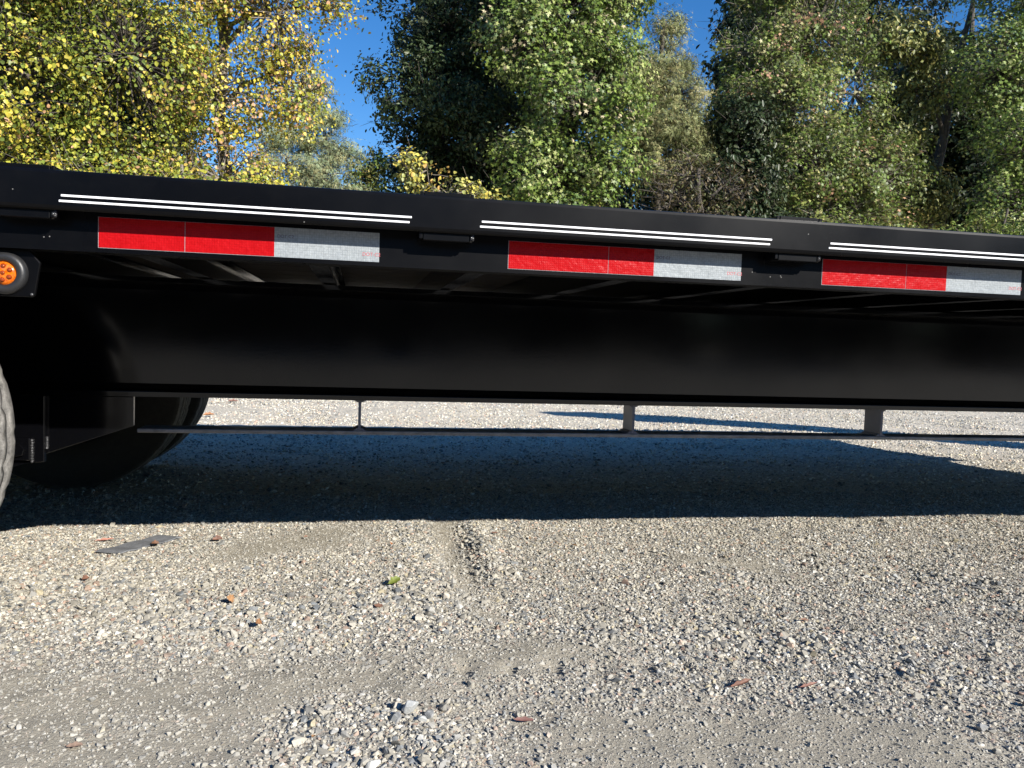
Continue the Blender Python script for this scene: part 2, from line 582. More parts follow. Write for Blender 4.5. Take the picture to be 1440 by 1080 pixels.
def lines(lo, hi, step, far, grow=1.22):
    a = list(np.arange(lo, hi + 1e-6, step))
    s = step; v = hi
    while v < far:
        s *= grow; v += s; a.append(v)
    s = step; v = lo
    while v > -far:
        s *= grow; v -= s; a.insert(0, v)
    return np.array(a)
gx = lines(-1.5, 3.2, 0.0125, 400)
gy = lines(0.7, 3.0, 0.0125, 400)
GX, GY = np.meshgrid(gx, gy, indexing='ij')
GZ = gheight(GX, GY)
nx, ny = GX.shape
V = np.stack([GX.ravel(), GY.ravel(), GZ.ravel()], 1)
idx = np.arange(nx * ny).reshape(nx, ny)
Q = np.stack([idx[:-1, :-1], idx[1:, :-1], idx[1:, 1:], idx[:-1, 1:]], -1).reshape(-1, 4)
me = np_mesh('ground', V, Q.ravel(), np.arange(len(Q)) * 4, np.full(len(Q), 4), smooth=True)
a = me.attributes.new('packed', 'FLOAT', 'POINT')
a.data.foreach_set('value', packed(GX, GY).ravel().astype(np.float32))
a = me.attributes.new('far_glare', 'FLOAT', 'POINT')          # overexposed glare of the far gravel, painted into its colour
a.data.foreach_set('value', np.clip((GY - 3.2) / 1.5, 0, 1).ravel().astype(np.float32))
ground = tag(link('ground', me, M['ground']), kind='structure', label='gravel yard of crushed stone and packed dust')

# ------------------------------------------------------------------ gravel (stuff)
def scatter(n, x0, x1, y0, y1, prob, smin, smax, power=1.6):
    x = rng.uniform(x0, x1, n); y = rng.uniform(y0, y1, n)
    keep = rng.random(n) < prob(x, y)
    x, y = x[keep], y[keep]
    s = smin + (smax - smin) * rng.random(len(x)) ** power
    return x, y, s

parts = []
parts.append(scatter(56000, -1.4, 2.6, 0.75, 2.9, lambda x, y: np.clip(banded(x, y) * 0.50 + 0.06 * (1 - packed(x, y)), 0, 1), 0.0040, 0.0108, 2.2))
parts.append(scatter(240000, -1.4, 3.4, 0.75, 3.0, lambda x, y: np.clip((1 - packed(x, y) * 0.93) * (0.55 + 0.7 * vnoise(x * 6, y * 6, 31)) + banded(x, y) * 0.6, 0.03, 1), 0.0026, 0.0058, 1.5))
parts.append(scatter(260000, -1.1, 2.9, 0.75, 2.7, lambda x, y: np.clip(1 - packed(x, y) * 0.5, 0.05, 1), 0.0010, 0.0030, 1.2))
parts.append(scatter(120000, -2.4, 8.5, 2.9, 9.0, lambda x, y: 0 * x + 0.9, 0.0035, 0.0095, 1.6))
px = np.concatenate([p[0] for p in parts]); py = np.concatenate([p[1] for p in parts]); ps = np.concatenate([p[2] for p in parts])
N = len(px)
pz = gheight(px, py)
flat = rng.uniform(0.50, 0.95, N)
scl = np.stack([ps * rng.uniform(0.8, 1.45, N), ps * rng.uniform(0.75, 1.1, N), ps * flat], 1)
pz = pz + ps * flat * rng.uniform(-0.1, 0.55, N)
rot = np.stack([rng.normal(0, 0.35, N), rng.normal(0, 0.35, N), rng.uniform(0, 6.283, N)], 1)
PAL = np.array([(0.60, 0.56, 0.48), (0.52, 0.48, 0.40), (0.45, 0.42, 0.36), (0.36, 0.35, 0.33), (0.27, 0.28, 0.285), (0.19, 0.205, 0.22), (0.70, 0.68, 0.63), (0.58, 0.43, 0.34), (0.47, 0.33, 0.26), (0.56, 0.49, 0.34)])
PW = np.array([0.24, 0.20, 0.14, 0.11, 0.09, 0.04, 0.10, 0.035, 0.015, 0.03]); PW = PW / PW.sum()
tint = PAL[rng.choice(len(PAL), N, p=PW)] * rng.uniform(0.48, 0.97, (N, 1)) * np.where((ps > 0.006) & (py < 3), 0.84, 1.0)[:, None] * np.array([1.0, 0.995, 0.965]) * np.where(py > 3.2, 1.35, 1.0)[:, None]  # far stones tinted brighter too, the same painted glare
pkd = (packed(px, py) * 0.75)[:, None]
tint = (tint * (1 - pkd) + np.array([0.345, 0.328, 0.285]) * rng.uniform(0.8, 1.2, (N, 1)) * pkd).clip(0, 0.85)
me = bpy.data.meshes.new('gravel')
me.vertices.add(N)
me.vertices.foreach_set('co', np.stack([px, py, pz], 1).astype(np.float32).ravel())
for nm, ty, dat, key in (('scl', 'FLOAT_VECTOR', scl, 'vector'), ('rot', 'FLOAT_VECTOR', rot, 'vector'), ('tint', 'FLOAT_COLOR', np.concatenate([tint, np.ones((N, 1))], 1), 'color')):
    at = me.attributes.new(nm, ty, 'POINT')
    at.data.foreach_set(key, np.ascontiguousarray(dat, np.float32).ravel())
at = me.attributes.new('pick', 'INT', 'POINT')
at.data.foreach_set('value', rng.integers(0, 14, N).astype(np.int32))
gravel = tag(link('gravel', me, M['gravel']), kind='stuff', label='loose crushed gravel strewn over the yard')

ng = bpy.data.node_groups.new('gravel_scatter', 'GeometryNodeTree')
ng.interface.new_socket('Geometry', in_out='INPUT', socket_type='NodeSocketGeometry')
ng.interface.new_socket('Geometry', in_out='OUTPUT', socket_type='NodeSocketGeometry')
gi = ng.nodes.new('NodeGroupInput'); go = ng.nodes.new('NodeGroupOutput')
join = ng.nodes.new('GeometryNodeJoinGeometry')
for k in range(14):
    pn = ng.nodes.new('GeometryNodePoints'); pn.inputs['Count'].default_value = 11 + k % 5
    rv = ng.nodes.new('FunctionNodeRandomValue'); rv.data_type = 'FLOAT_VECTOR'
    rv.inputs[0].default_value = (-1, -1, -1); rv.inputs[1].default_value = (1, 1, 1)
    rv.inputs['Seed'].default_value = 40 + k
    nm = ng.nodes.new('ShaderNodeVectorMath'); nm.operation = 'NORMALIZE'
    ng.links.new(rv.outputs[0], nm.inputs[0]); ng.links.new(nm.outputs[0], pn.inputs['Position'])
    ch = ng.nodes.new('GeometryNodeConvexHull'); ng.links.new(pn.outputs[0], ch.inputs[0])
    sm = ng.nodes.new('GeometryNodeSetMaterial'); sm.inputs['Material'].default_value = M['gravel']
    ng.links.new(ch.outputs[0], sm.inputs[0])
    gt = ng.nodes.new('GeometryNodeGeometryToInstance'); ng.links.new(sm.outputs[0], gt.inputs[0])
    ng.links.new(gt.outputs[0], join.inputs[0])
iop = ng.nodes.new('GeometryNodeInstanceOnPoints')
iop.inputs['Pick Instance'].default_value = True
def named(nm, ty):
    n = ng.nodes.new('GeometryNodeInputNamedAttribute'); n.data_type = ty
    n.inputs['Name'].default_value = nm
    return next(o for o in n.outputs if o.enabled and o.name == 'Attribute')
m2p = ng.nodes.new('GeometryNodeMeshToPoints')
ng.links.new(gi.outputs[0], m2p.inputs[0])
ng.links.new(m2p.outputs[0], iop.inputs['Points'])
ng.links.new(join.outputs[0], iop.inputs['Instance'])
ng.links.new(named('pick', 'INT'), iop.inputs['Instance Index'])
ng.links.new(named('scl', 'FLOAT_VECTOR'), iop.inputs['Scale'])
e2r = ng.nodes.new('FunctionNodeEulerToRotation')
ng.links.new(named('rot', 'FLOAT_VECTOR'), e2r.inputs[0])
ng.links.new(e2r.outputs[0], iop.inputs['Rotation'])
ng.links.new(iop.outputs[0], go.inputs[0])
gm = gravel.modifiers.new('scatter', 'NODES'); gm.node_group = ng

# ------------------------------------------------------------------ trees
def tmpl(kind):
    if kind == 'star':       # five-lobed leaf
        v = []
        for k in range(10):
            r = 1.0 if k % 2 == 0 else 0.42
            t = math.pi / 2 + k * math.pi / 5
            v.append((r * math.cos(t), r * math.sin(t), -0.10 if k % 2 == 0 else 0.04))
        return np.array(v), [list(range(10))]
    if kind == 'oval':       # folded oval leaf: two faces either side of the midrib
        v = [(0, -1, 0), (0.50, -0.25, 0.16), (0.38, 0.5, 0.14), (0, 1.05, -0.08), (-0.38, 0.5, 0.14), (-0.50, -0.25, 0.16)]
        return np.array(v), [[0, 1, 2, 3], [0, 3, 4, 5]]
    if kind == 'broad':
        v = [(0, -0.8, 0), (0.75, -0.45, 0.14), (0.62, 0.35, 0.10), (0, 1.0, -0.15), (-0.62, 0.35, 0.10), (-0.75, -0.45, 0.14)]
        return np.array(v), [[0, 1, 2, 3], [0, 3, 4, 5]]
    if kind == 'needle':     # a spray of three thin needles
        v, f = [], []
        for k, t in enumerate((-0.55, 0.0, 0.6)):
            d = np.array((math.sin(t), math.cos(t), 0.25 * (k - 1)))
            s = np.array((math.cos(t), -math.sin(t), 0)) * 0.05
            v += [tuple(-s), tuple(s), tuple(d)]
            f.append([3 * k, 3 * k + 1, 3 * k + 2])
        return np.array(v), f

def leaves(name, pos, nrm, size, cols, kind, R):
    n = len(pos)
    tv, tf = tmpl(kind)
    nrm = nrm / (np.linalg.norm(nrm, axis=1, keepdims=True) + 1e-9)
    t = R.normal(size=(n, 3)); t[:, 2] -= 0.8           # tips hang down a little
    t = t - nrm * (t * nrm).sum(1, keepdims=True)
    t /= np.linalg.norm(t, axis=1, keepdims=True) + 1e-9
    s = np.cross(t, nrm)
    vv = (tv[None, :, 0:1] * s[:, None] + tv[None, :, 1:2] * t[:, None] + tv[None, :, 2:3] * nrm[:, None]) * size[:, None, None] + pos[:, None]
    k = len(tv)
    loops = np.concatenate([np.array(f) for f in tf])
    tot = np.array([len(f) for f in tf])
    L = (loops[None] + (np.arange(n) * k)[:, None]).ravel()
    T = np.tile(tot, n)
    S = np.concatenate([[0], np.cumsum(T)[:-1]])
    c = np.repeat(np.concatenate([cols, np.ones((n, 1))], 1), k, axis=0)
    return np_mesh(name, vv.reshape(-1, 3), L, S, T, c)

def tree(name, label, cat, group, base, height, lobes, kind, palette, weights, n_leaf, leaf_size, clump=0.45, per=70, trunk_r=0.16,
         bark='bark', seed=1, lean=(0, 0), dense_front=0.7, droop=0.0, mat='leaf', k_n=2.3, k_c=0.62, k_s=0.84, bright=1.55, cavity=-0.30):
    R = np.random.default_rng(seed)
    n_leaf = int(n_leaf * k_n); clump = clump * k_c; per = max(14, int(per * 0.62)); leaf_size = leaf_size * k_s
    root = empty(name, (base[0], base[1], 0))
    tag(root, label, cat, group)
    B = np.array([base[0], base[1], 0.0])
    # trunk polyline
    zs = np.linspace(-0.1, height, 9)
    wob = np.cumsum(R.normal(0, 0.07, (9, 2)), 0); wob[0] = 0
    tp = np.stack([B[0] + lean[0] * zs / height + wob[:, 0], B[1] + lean[1] * zs / height + wob[:, 1], zs], 1)
    tr = trunk_r * (1 - 0.85 * (zs / height).clip(0, 1)) + 0.015
    bm = bmesh.new()
    add_tube(bm, tp, tr, 9)
    lob = [(np.array((B[0] + l[0], B[1] + l[1], l[2])), np.array(l[3:6]), l[6] if len(l) > 6 else 1.0) for l in lobes]
    w = np.array([l[1].prod() ** 0.72 * l[2] for l in lob]); w /= w.sum()
    P, NR, SZ, CC = [], [], [], []
    pal = np.array(palette); wt = np.array(weights, float); wt /= wt.sum()
    for (c, r, _), ww in zip(lob, w):
        # limb to the middle of the lobe
        k = int(np.argmin(np.abs(tp[:, 2] - (c[2] - r[2] * 0.55 - 0.3)).clip(0)))
        k = min(max(k, 1), 7)
        p0 = tp[k]
        lp = [p0 + (c - p0) * t + np.array([0, 0, 0.35 * math.sin(t * math.pi)]) + R.normal(0, 0.06, 3) * (t > 0) for t in (0, 0.3, 0.6, 0.85, 1.0)]
        add_tube(bm, lp, [tr[k] * 0.6, tr[k] * 0.5, tr[k] * 0.38, tr[k] * 0.28, 0.015], 6, False)
        n_here = max(1, int(n_leaf * ww))
        n_c = max(3, int(round(n_here / per)))
        d = R.normal(size=(n_c, 3)); d /= np.linalg.norm(d, axis=1, keepdims=True)
        rad = R.uniform(0.30, 1.0, n_c) ** 0.55
        cc = c + d * r * rad[:, None]
        # thinner at the back, where it is never seen
        keep = (cc[:, 1] < c[1] + 0.25 * r[1]) | (R.random(n_c) < dense_front)
        fz = np.sin(5.3 * cc[:, 0] + seed + 1.1 * np.sin(2.0 * cc[:, 2])) + np.sin(4.4 * cc[:, 1] + 1.7 * seed + cc[:, 0]) + np.sin(5.9 * cc[:, 2] + 2.3 * seed + 1.3 * np.sin(1.7 * cc[:, 0]))
        keep &= (fz > cavity) | (R.random(n_c) < 0.15)      # hollows between the boughs
        if not keep.any():
            keep[0] = True
        cc, d = cc[keep], d[keep]
        lpa = np.array(lp)
        csz = clump * R.uniform(0.6, 1.35, len(cc))
        for j in range(len(cc)):
            q = lpa[1 + int(np.argmin(((lpa[1:] - cc[j]) ** 2).sum(1)))]
            mid = (q + cc[j]) / 2 + R.normal(0, 0.10, 3)
            add_tube(bm, [q, mid, cc[j]], [0.017, 0.011, 0.004], 3, False)
            for _ in range(1):
                e = cc[j] + R.normal(0, 1, 3) * csz[j] * 0.9
                add_tube(bm, [cc[j], (cc[j] + e) / 2 + R.normal(0, 0.04, 3), e], [0.006, 0.005, 0.003], 3, False)
        npc = np.maximum(4, (per * (csz / clump) ** 1.7).astype(int))
        ci = np.repeat(np.arange(len(cc)), npc)
        off = R.normal(size=(len(ci), 3)) * np.array([0.60, 0.60, 0.46]) * csz[ci][:, None]
        if droop:
            off[:, 2] -= np.abs(R.normal(0, droop, len(ci)))
        pos = cc[ci] + off
        cn = d * 0.5 + np.array([0.08, -0.15, 0.45]) + R.normal(0, 0.38, (len(cc), 3))
        outw = cn[ci] + off / (csz[ci][:, None] + 1e-6) * 0.35 + R.normal(0, 0.34, (len(ci), 3))
        base_c = R.choice(len(pal), len(cc), p=wt)
        pick = np.where(R.random(len(ci)) < 0.68, base_c[ci], R.choice(len(pal), len(ci), p=wt))
        col = pal[pick] * R.uniform(0.72, 1.25, (len(ci), 1)) * R.uniform(0.85, 1.15, len(cc))[ci][:, None]
        P.append(pos); NR.append(outw); SZ.append(leaf_size * R.uniform(0.45, 1.3, len(ci))); CC.append(col * bright)
    obj('trunk', bm, M[bark], root, smooth=True)
    me = leaves('crown', np.concatenate(P), np.concatenate(NR), np.concatenate(SZ), np.concatenate(CC).clip(0, 1), kind, R)
    link('crown', me, M[mat], root)
    return root

YEL = [(0.21, 0.21, 0.028), (0.32, 0.27, 0.036), (0.12, 0.15, 0.024), (0.38, 0.27, 0.06), (0.33, 0.19, 0.10), (0.07, 0.095, 0.02)]
GUM = [(0.078, 0.115, 0.022), (0.12, 0.155, 0.034), (0.20, 0.215, 0.080), (0.055, 0.085, 0.026), (0.25, 0.21, 0.13)]
GUMB = [(0.078, 0.112, 0.022), (0.14, 0.155, 0.042), (0.22, 0.20, 0.09), (0.07, 0.085, 0.03), (0.26, 0.15, 0.09)]
DARK = [(0.035, 0.055, 0.020), (0.05, 0.07, 0.028), (0.028, 0.042, 0.017), (0.09, 0.10, 0.05)]
OLIVE = [(0.16, 0.155, 0.045), (0.11, 0.12, 0.035), (0.24, 0.20, 0.06), (0.08, 0.095, 0.03)]
PINE = [(0.20, 0.21, 0.085), (0.15, 0.17, 0.07), (0.27, 0.24, 0.11), (0.09, 0.11, 0.045)]
BLUEPINE = [(0.17, 0.20, 0.11), (0.12, 0.155, 0.09), (0.24, 0.23, 0.12)]

TG = 'trees along the far edge of the yard'
t_left = tree('maple_tree', 'yellow green autumn tree hung with vines filling the upper left corner', 'tree', TG, (-4.4, 13.6), 9.5,
     [(-1.6, -0.4, 6.0, 1.7, 1.6, 1.7), (0.1, -0.9, 6.6, 1.6, 1.4, 1.5), (-0.9, -0.7, 4.2, 1.7, 1.3, 1.3), (0.9, -0.8, 4.6, 1.3, 1.2, 1.4), (-2.4, -0.3, 3.2, 1.3, 1.1, 1.2), (0.3, -0.6, 2.7, 1.5, 1.0, 1.1), (0, 0, 8.6, 2.0, 1.6, 1.4)],
     'broad', YEL, [5, 2.2, 5.5, 0.9, 0.3, 3], 30000, 0.062, 0.44, 56, 0.20, 'bark', 3, droop=0.12, k_s=0.52, k_n=4.6, cavity=-0.10)
t_left2 = tree('maple_tree', 'thinner yellow and orange autumn tree beside the strip of blue sky, by the vines', 'tree', TG, (-2.2, 13.9), 8.6,
     [(-0.3, -0.3, 6.6, 1.1, 1.0, 1.1, 0.8), (0.7, -0.5, 5.6, 0.75, 0.8, 0.9, 0.7), (1.05, -0.4, 4.6, 0.55, 0.6, 0.75), (-0.2, -0.5, 4.4, 1.0, 0.9, 0.9, 0.7), (0.0, -0.6, 3.0, 1.0, 0.8, 0.9), (1.45, -0.2, 5.95, 0.60, 0.5, 0.28, 0.8), (1.1, -0.2, 6.5, 0.75, 0.7, 0.40, 0.6), (0, 0, 7.9, 1.1, 1.0, 0.8), (-0.9, -0.8, 2.6, 0.9, 0.8, 0.9)],
     'broad', YEL, [3.5, 4, 2, 2.6, 1.6, 1], 17000, 0.060, 0.36, 52, 0.13, 'bark_pale', 4, droop=0.10, k_s=0.52, k_n=3.2, cavity=-0.15)
tree('vine_shrub', 'low tangle of yellow green vines below the left autumn trees, just over the deck edge', 'shrub', None, (-2.6, 12.4), 3.0,
     [(-1.2, 0, 2.2, 1.0, 0.7, 0.9), (0.2, 0.1, 2.3, 1.1, 0.7, 0.8), (1.1, 0.3, 2.1, 0.7, 0.6, 0.7)],
     'broad', YEL, [5, 2, 4, 0.7, 0.6, 2], 7000, 0.055, 0.34, 50, 0.05, 'bark_pale', 5, k_s=0.58, k_n=2.8, cavity=-0.2)
tree('pine_tree', 'slender grey green pine in the gap between the yellow tree and the dark oak', 'tree', TG, (-1.15, 17.0), 5.7,
     [(0, 0, 5.6, 0.36, 0.36, 0.40), (0.15, -0.1, 5.0, 0.62, 0.55, 0.30), (-0.45, 0, 4.6, 0.65, 0.55, 0.28), (0.5, 0, 4.4, 0.65, 0.55, 0.28), (-0.6, -0.2, 4.0, 0.6, 0.6, 0.26), (0.15, -0.2, 3.9, 0.8, 0.6, 0.30), (0.75, 0, 3.5, 0.7, 0.55, 0.27), (-0.7, 0, 3.3, 0.65, 0.55, 0.27), (0.1, 0, 3.1, 0.7, 0.5, 0.25)],
     'needle', BLUEPINE, [4, 3, 2], 13000, 0.12, 0.24, 60, 0.075, 'bark', 6, mat='needle', bright=1.6, cavity=-0.8)
tree('holly_shrub', 'grey green shrub rising at the foot of the small pine', 'shrub', None, (-0.2, 18.5), 4.0,
     [(-0.5, 0, 3.2, 0.9, 0.7, 1.0), (0.6, 0, 3.5, 1.0, 0.7, 1.1), (0.3, -0.1, 4.2, 0.7, 0.7, 0.6), (-1.5, 0, 3.1, 0.8, 0.6, 0.9)],
     'oval', OLIVE + GUM[:2], [1, 3, 0.6, 2, 4, 3], 9000, 0.055, 0.32, 55, 0.05, 'bark', 7, bright=1.8)
t_oak = tree('oak_tree', 'dense dark green oak in shade left of the lit sweetgum', 'tree', TG, (2.0, 18.6), 12.0,
     [(-0.4, -0.3, 8.3, 1.5, 1.4, 1.6), (0.9, -0.4, 7.6, 1.7, 1.4, 1.7), (-0.5, -0.6, 6.0, 1.35, 1.4, 1.2), (0.7, -0.6, 5.2, 1.5, 1.4, 1.3), (-1.35, 0, 6.5, 0.8, 0.9, 0.55, 0.7), (-1.2, -0.2, 5.0, 0.75, 0.9, 0.7, 0.7), (-0.4, -0.5, 4.1, 1.1, 1.2, 1.0), (0.8, -0.5, 3.6, 1.5, 1.2, 1.2), (0, 0, 10.3, 2.0, 1.8, 1.3)],
     'oval', DARK, [4, 3, 4, 0.8], 42000, 0.062, 0.40, 70, 0.26, 'bark', 8)
t_gum = tree('sweetgum_tree', 'large sunlit sweetgum with pale glinting star leaves in the middle', 'tree', TG, (4.0, 15.6), 12.0,
     [(0.0, -0.3, 7.4, 1.55, 1.3, 1.3), (-0.9, -0.5, 6.4, 1.0, 1.0, 0.9), (0.6, -0.4, 6.0, 0.95, 1.1, 1.1), (0.1, -0.8, 5.2, 1.3, 1.1, 1.0), (-0.7, -0.5, 4.0, 1.0, 0.9, 0.8), (0.5, -0.6, 4.0, 1.0, 1.0, 1.0), (0.1, -0.5, 2.9, 1.3, 0.9, 0.8), (0.7, 0, 7.8, 0.9, 1.0, 0.9), (0, 0, 9.6, 1.8, 1.5, 1.3)],
     'star', GUM, [4, 3, 2.2, 3, 0.5], 30000, 0.068, 0.40, 60, 0.24, 'bark', 9, bright=1.8, k_s=0.68, k_n=3.2)
tree('cedar_tree', 'tall feathery olive conifer between the sweetgums, tip against the sky', 'tree', TG, (6.1, 15.7), 7.2,
     [(0, 0, 7.1, 0.36, 0.36, 0.5), (-0.1, 0, 6.4, 0.65, 0.6, 0.5), (0.1, 0, 5.7, 0.85, 0.8, 0.5), (-0.15, -0.1, 5.0, 1.0, 0.9, 0.5), (0.1, -0.1, 4.4, 1.05, 0.9, 0.5, 0.8), (-0.8, 0, 6.0, 0.6, 0.6, 0.6)],
     'needle', PINE, [4, 3, 3, 1], 26000, 0.12, 0.26, 70, 0.11, 'bark', 10, mat='needle', cavity=-0.5, bright=1.3)
# half-bare tree with dark crooked limbs under the conifer
tree('bare_tree', 'half bare brown tree with dark crooked limbs under the feathery conifer', 'tree', None, (6.5, 14.3), 4.0,
     [(-0.9, -0.2, 3.3, 0.7, 0.5, 0.5), (-0.2, -0.2, 2.9, 0.7, 0.5, 0.5), (0.4, -0.1, 3.7, 0.7, 0.5, 0.5), (-0.5, 0, 4.0, 0.7, 0.5, 0.4), (-1.1, 0, 2.5, 0.7, 0.5, 0.5)],
     'oval', [(0.075, 0.058, 0.028), (0.055, 0.058, 0.022), (0.12, 0.09, 0.05)], [3, 3, 1], 1500, 0.045, 0.34, 28, 0.14, 'bark', 11, lean=(-0.6, 0), cavity=-9)
t_gum2 = tree('sweetgum_tree', 'tall browning sweetgum with sky showing through its upper crown, right of the conifer', 'tree', TG, (9.2, 16.4), 12.5,
     [(-0.65, -0.2, 7.2, 1.1, 1.1, 1.2, 0.8), (0.5, -0.4, 7.7, 1.5, 1.1, 1.1, 0.8), (-0.4, -0.6, 6.0, 1.5, 1.1, 1.1), (1.5, -0.2, 6.4, 1.1, 0.9, 0.9, 0.6), (-1.4, -0.1, 4.9, 1.1, 1.0, 1.1), (0.2, -0.7, 4.7, 1.5, 1.0, 1.0), (1.8, -0.5, 4.6, 1.4, 1.0, 1.0), (0.8, -0.6, 3.3, 2.1, 0.9, 0.9), (0, 0, 9.3, 1.9, 1.5, 1.2, 0.6), (-1.3, -0.3, 3.4, 1.1, 0.8, 0.9)],
     'star', GUMB, [5, 2.4, 1.0, 4, 0.3], 36000, 0.064, 0.38, 58, 0.22, 'bark_pale', 12, bright=1.7, k_s=0.68, k_n=3.1)
tree('hickory_tree', 'narrow yellowing olive tree in front of the dark leaning trunk on the right', 'tree', TG, (12.5, 17.2), 9.5,
     [(0.0, -0.2, 7.8, 0.9, 0.8, 0.9), (-0.2, -0.3, 5.6, 0.8, 0.8, 1.0, 0.8), (0.3, -0.4, 4.4, 1.1, 0.9, 0.9), (-0.9, -0.3, 3.8, 0.9, 0.8, 0.8), (0.7, -0.2, 6.9, 0.7, 0.7, 0.7, 0.6)],
     'oval', OLIVE, [3, 4, 1.2, 3], 13000, 0.070, 0.36, 55, 0.20, 'bark', 13, lean=(1.6, 0.2))
tree('magnolia_tree', 'dark glossy evergreen at the lower left of the browning sweetgum', 'tree', TG, (7.6, 15.3), 5.0,
     [(0.1, 0, 5.2, 0.7, 0.7, 0.8), (0.0, 0, 4.0, 0.95, 0.8, 1.0), (0.3, -0.1, 2.9, 1.2, 0.8, 0.9)],
     'oval', DARK, [4, 3, 3, 0.8], 12000, 0.062, 0.40, 70, 0.12, 'bark', 28, bright=0.95, cavity=-0.6)
t_right = tree('sweetgum_tree', 'green leafy sweetgum filling the far right edge', 'tree', TG, (15.0, 15.8), 11.5,
     [(-1.0, -0.3, 7.0, 1.2, 1.1, 1.2), (0.7, -0.4, 7.4, 1.5, 1.2, 1.3), (-0.6, -0.7, 5.4, 1.3, 1.1, 1.0), (1.1, -0.5, 5.4, 1.4, 1.1, 1.1), (-0.9, -0.9, 3.9, 1.3, 0.9, 0.8), (0.8, -0.8, 3.7, 1.5, 1.0, 1.0), (0, 0, 9.3, 2.0, 1.5, 1.2)],
     'star', GUM, [4, 3, 2, 3, 0.3], 30000, 0.064, 0.40, 60, 0.24, 'bark', 14, bright=1.75, k_s=0.68, k_n=3.0)
tree('sassafras_sapling', 'yellow leaved sapling glowing in front of the dark oak, just above the deck', 'sapling', None, (1.55, 14.2), 3.3,
     [(-0.85, 0, 3.55, 0.34, 0.3, 0.36), (-0.1, -0.1, 3.1, 0.55, 0.4, 0.50), (0.5, 0, 2.9, 0.55, 0.4, 0.50), (0.1, 0, 2.3, 1.0, 0.5, 0.5)],
     'broad', [(0.42, 0.33, 0.06), (0.30, 0.27, 0.06), (0.16, 0.17, 0.05), (0.34, 0.22, 0.07)], [1.6, 3, 5, 0.5], 3600, 0.052, 0.26, 40, 0.035, 'bark_pale', 15, k_s=0.75, k_n=1.9)
tree('creeper_vine', 'small red leaved creeper low at the right foot of the lit sweetgum', 'vine', None, (4.35, 14.4), 3.0,
     [(0.0, 0, 2.85, 0.20, 0.2, 0.35), (0.2, 0, 2.4, 0.35, 0.25, 0.4)],
     'broad', [(0.42, 0.09, 0.04), (0.36, 0.14, 0.06), (0.20, 0.17, 0.06)], [3, 2, 2], 420, 0.05, 0.18, 30, 0.03, 'bark', 16)
tree('privet_shrub', 'small pale green shrub peeping over the deck below the browning sweetgum', 'shrub', None, (7.1, 13.2), 3.0,
     [(0, 0, 2.4, 0.5, 0.4, 0.45), (-0.4, 0, 2.0, 0.5, 0.4, 0.5), (0.5, 0, 2.0, 0.5, 0.4, 0.5)],
     'oval', GUM[:3], [2, 3, 3], 2600, 0.042, 0.22, 50, 0.03, 'bark', 17)
tree('privet_shrub', 'bushy pale green shrub low under the far right sweetgum', 'shrub', None, (12.4, 13.6), 3.6,
     [(-0.6, 0, 2.7, 0.9, 0.6, 0.7), (0.6, 0, 2.8, 0.9, 0.6, 0.8), (-1.8, 0.3, 2.4, 0.8, 0.6, 0.7)],
     'oval', GUM[:3] + OLIVE[:1], [2, 3, 2, 2], 6000, 0.050, 0.28, 50, 0.04, 'bark', 18)
tree('oak_tree', 'dark oak showing through the vine tree, right of the other dark oak', 'tree', TG, (-4.9, 19.0), 8.0,
     [(0, 0, 6.0, 1.5, 1.2, 1.5), (-0.6, 0, 3.8, 2.0, 1.3, 1.2), (-1.2, 0, 6.8, 1.5, 1.2, 1.4)],
     'oval', DARK, [4, 3, 3, 1], 10000, 0.11, 0.55, 60, 0.2, 'bark', 21, bright=0.9, cavity=-9)
tree('oak_tree', 'dark oak closing the gaps behind the big lit sweetgum', 'tree', TG, (4.2, 20.5), 12.0,
     [(-1.6, 0, 8.2, 1.7, 1.2, 2.2), (0.6, 0, 8.6, 1.6, 1.2, 2.4), (-0.6, 0, 5.2, 2.6, 1.2, 1.5), (-1.8, 0, 3.6, 1.6, 1.2, 1.5), (1.6, 0, 4.4, 1.8, 1.2, 1.5)],
     'oval', DARK, [4, 3, 3, 1], 15000, 0.11, 0.55, 60, 0.25, 'bark', 22, bright=0.9, cavity=-9)
tree('oak_tree', 'dark oak wholly behind the browning sweetgum', 'tree', TG, (10.8, 21.5), 12.0,
     [(-1.0, 0, 5.4, 1.9, 1.2, 1.6), (0.2, 0, 8.4, 1.3, 1.2, 1.6), (1.0, 0, 6.0, 1.9, 1.2, 1.6), (0, 0, 3.6, 2.8, 1.2, 1.4), (0.7, 0, 10.6, 1.6, 1.2, 1.2)],
     'oval', DARK, [4, 3, 3, 1], 14000, 0.11, 0.55, 60, 0.25, 'bark', 27, bright=0.9, cavity=-9)
tree('oak_tree', 'dark oak behind the far right sweetgum', 'tree', TG, (17.5, 21.0), 11.0,
     [(0, 0, 8.0, 2.6, 1.5, 2.2), (0.3, 0, 5.0, 3.0, 1.5, 1.8)],
     'oval', DARK, [4, 3, 3, 1], 16000, 0.11, 0.55, 60, 0.25, 'bark', 23, bright=0.9, cavity=-9)
t_laurel = tree('laurel_shrub', 'dark understory bush low behind the lit sweetgum', 'shrub', None, (4.6, 18.0), 4.2,
     [(-1.0, 0, 3.2, 1.2, 0.7, 1.2), (0.6, 0, 3.4, 1.2, 0.7, 1.2), (0, 0, 2.4, 1.6, 0.7, 0.8), (0, 0, 1.0, 1.7, 0.7, 1.0), (1.8, 0, 2.8, 1.1, 0.7, 1.2)],
     'oval', DARK, [4, 3, 3, 0.3], 11000, 0.075, 0.42, 60, 0.06, 'bark', 25, cavity=-3)
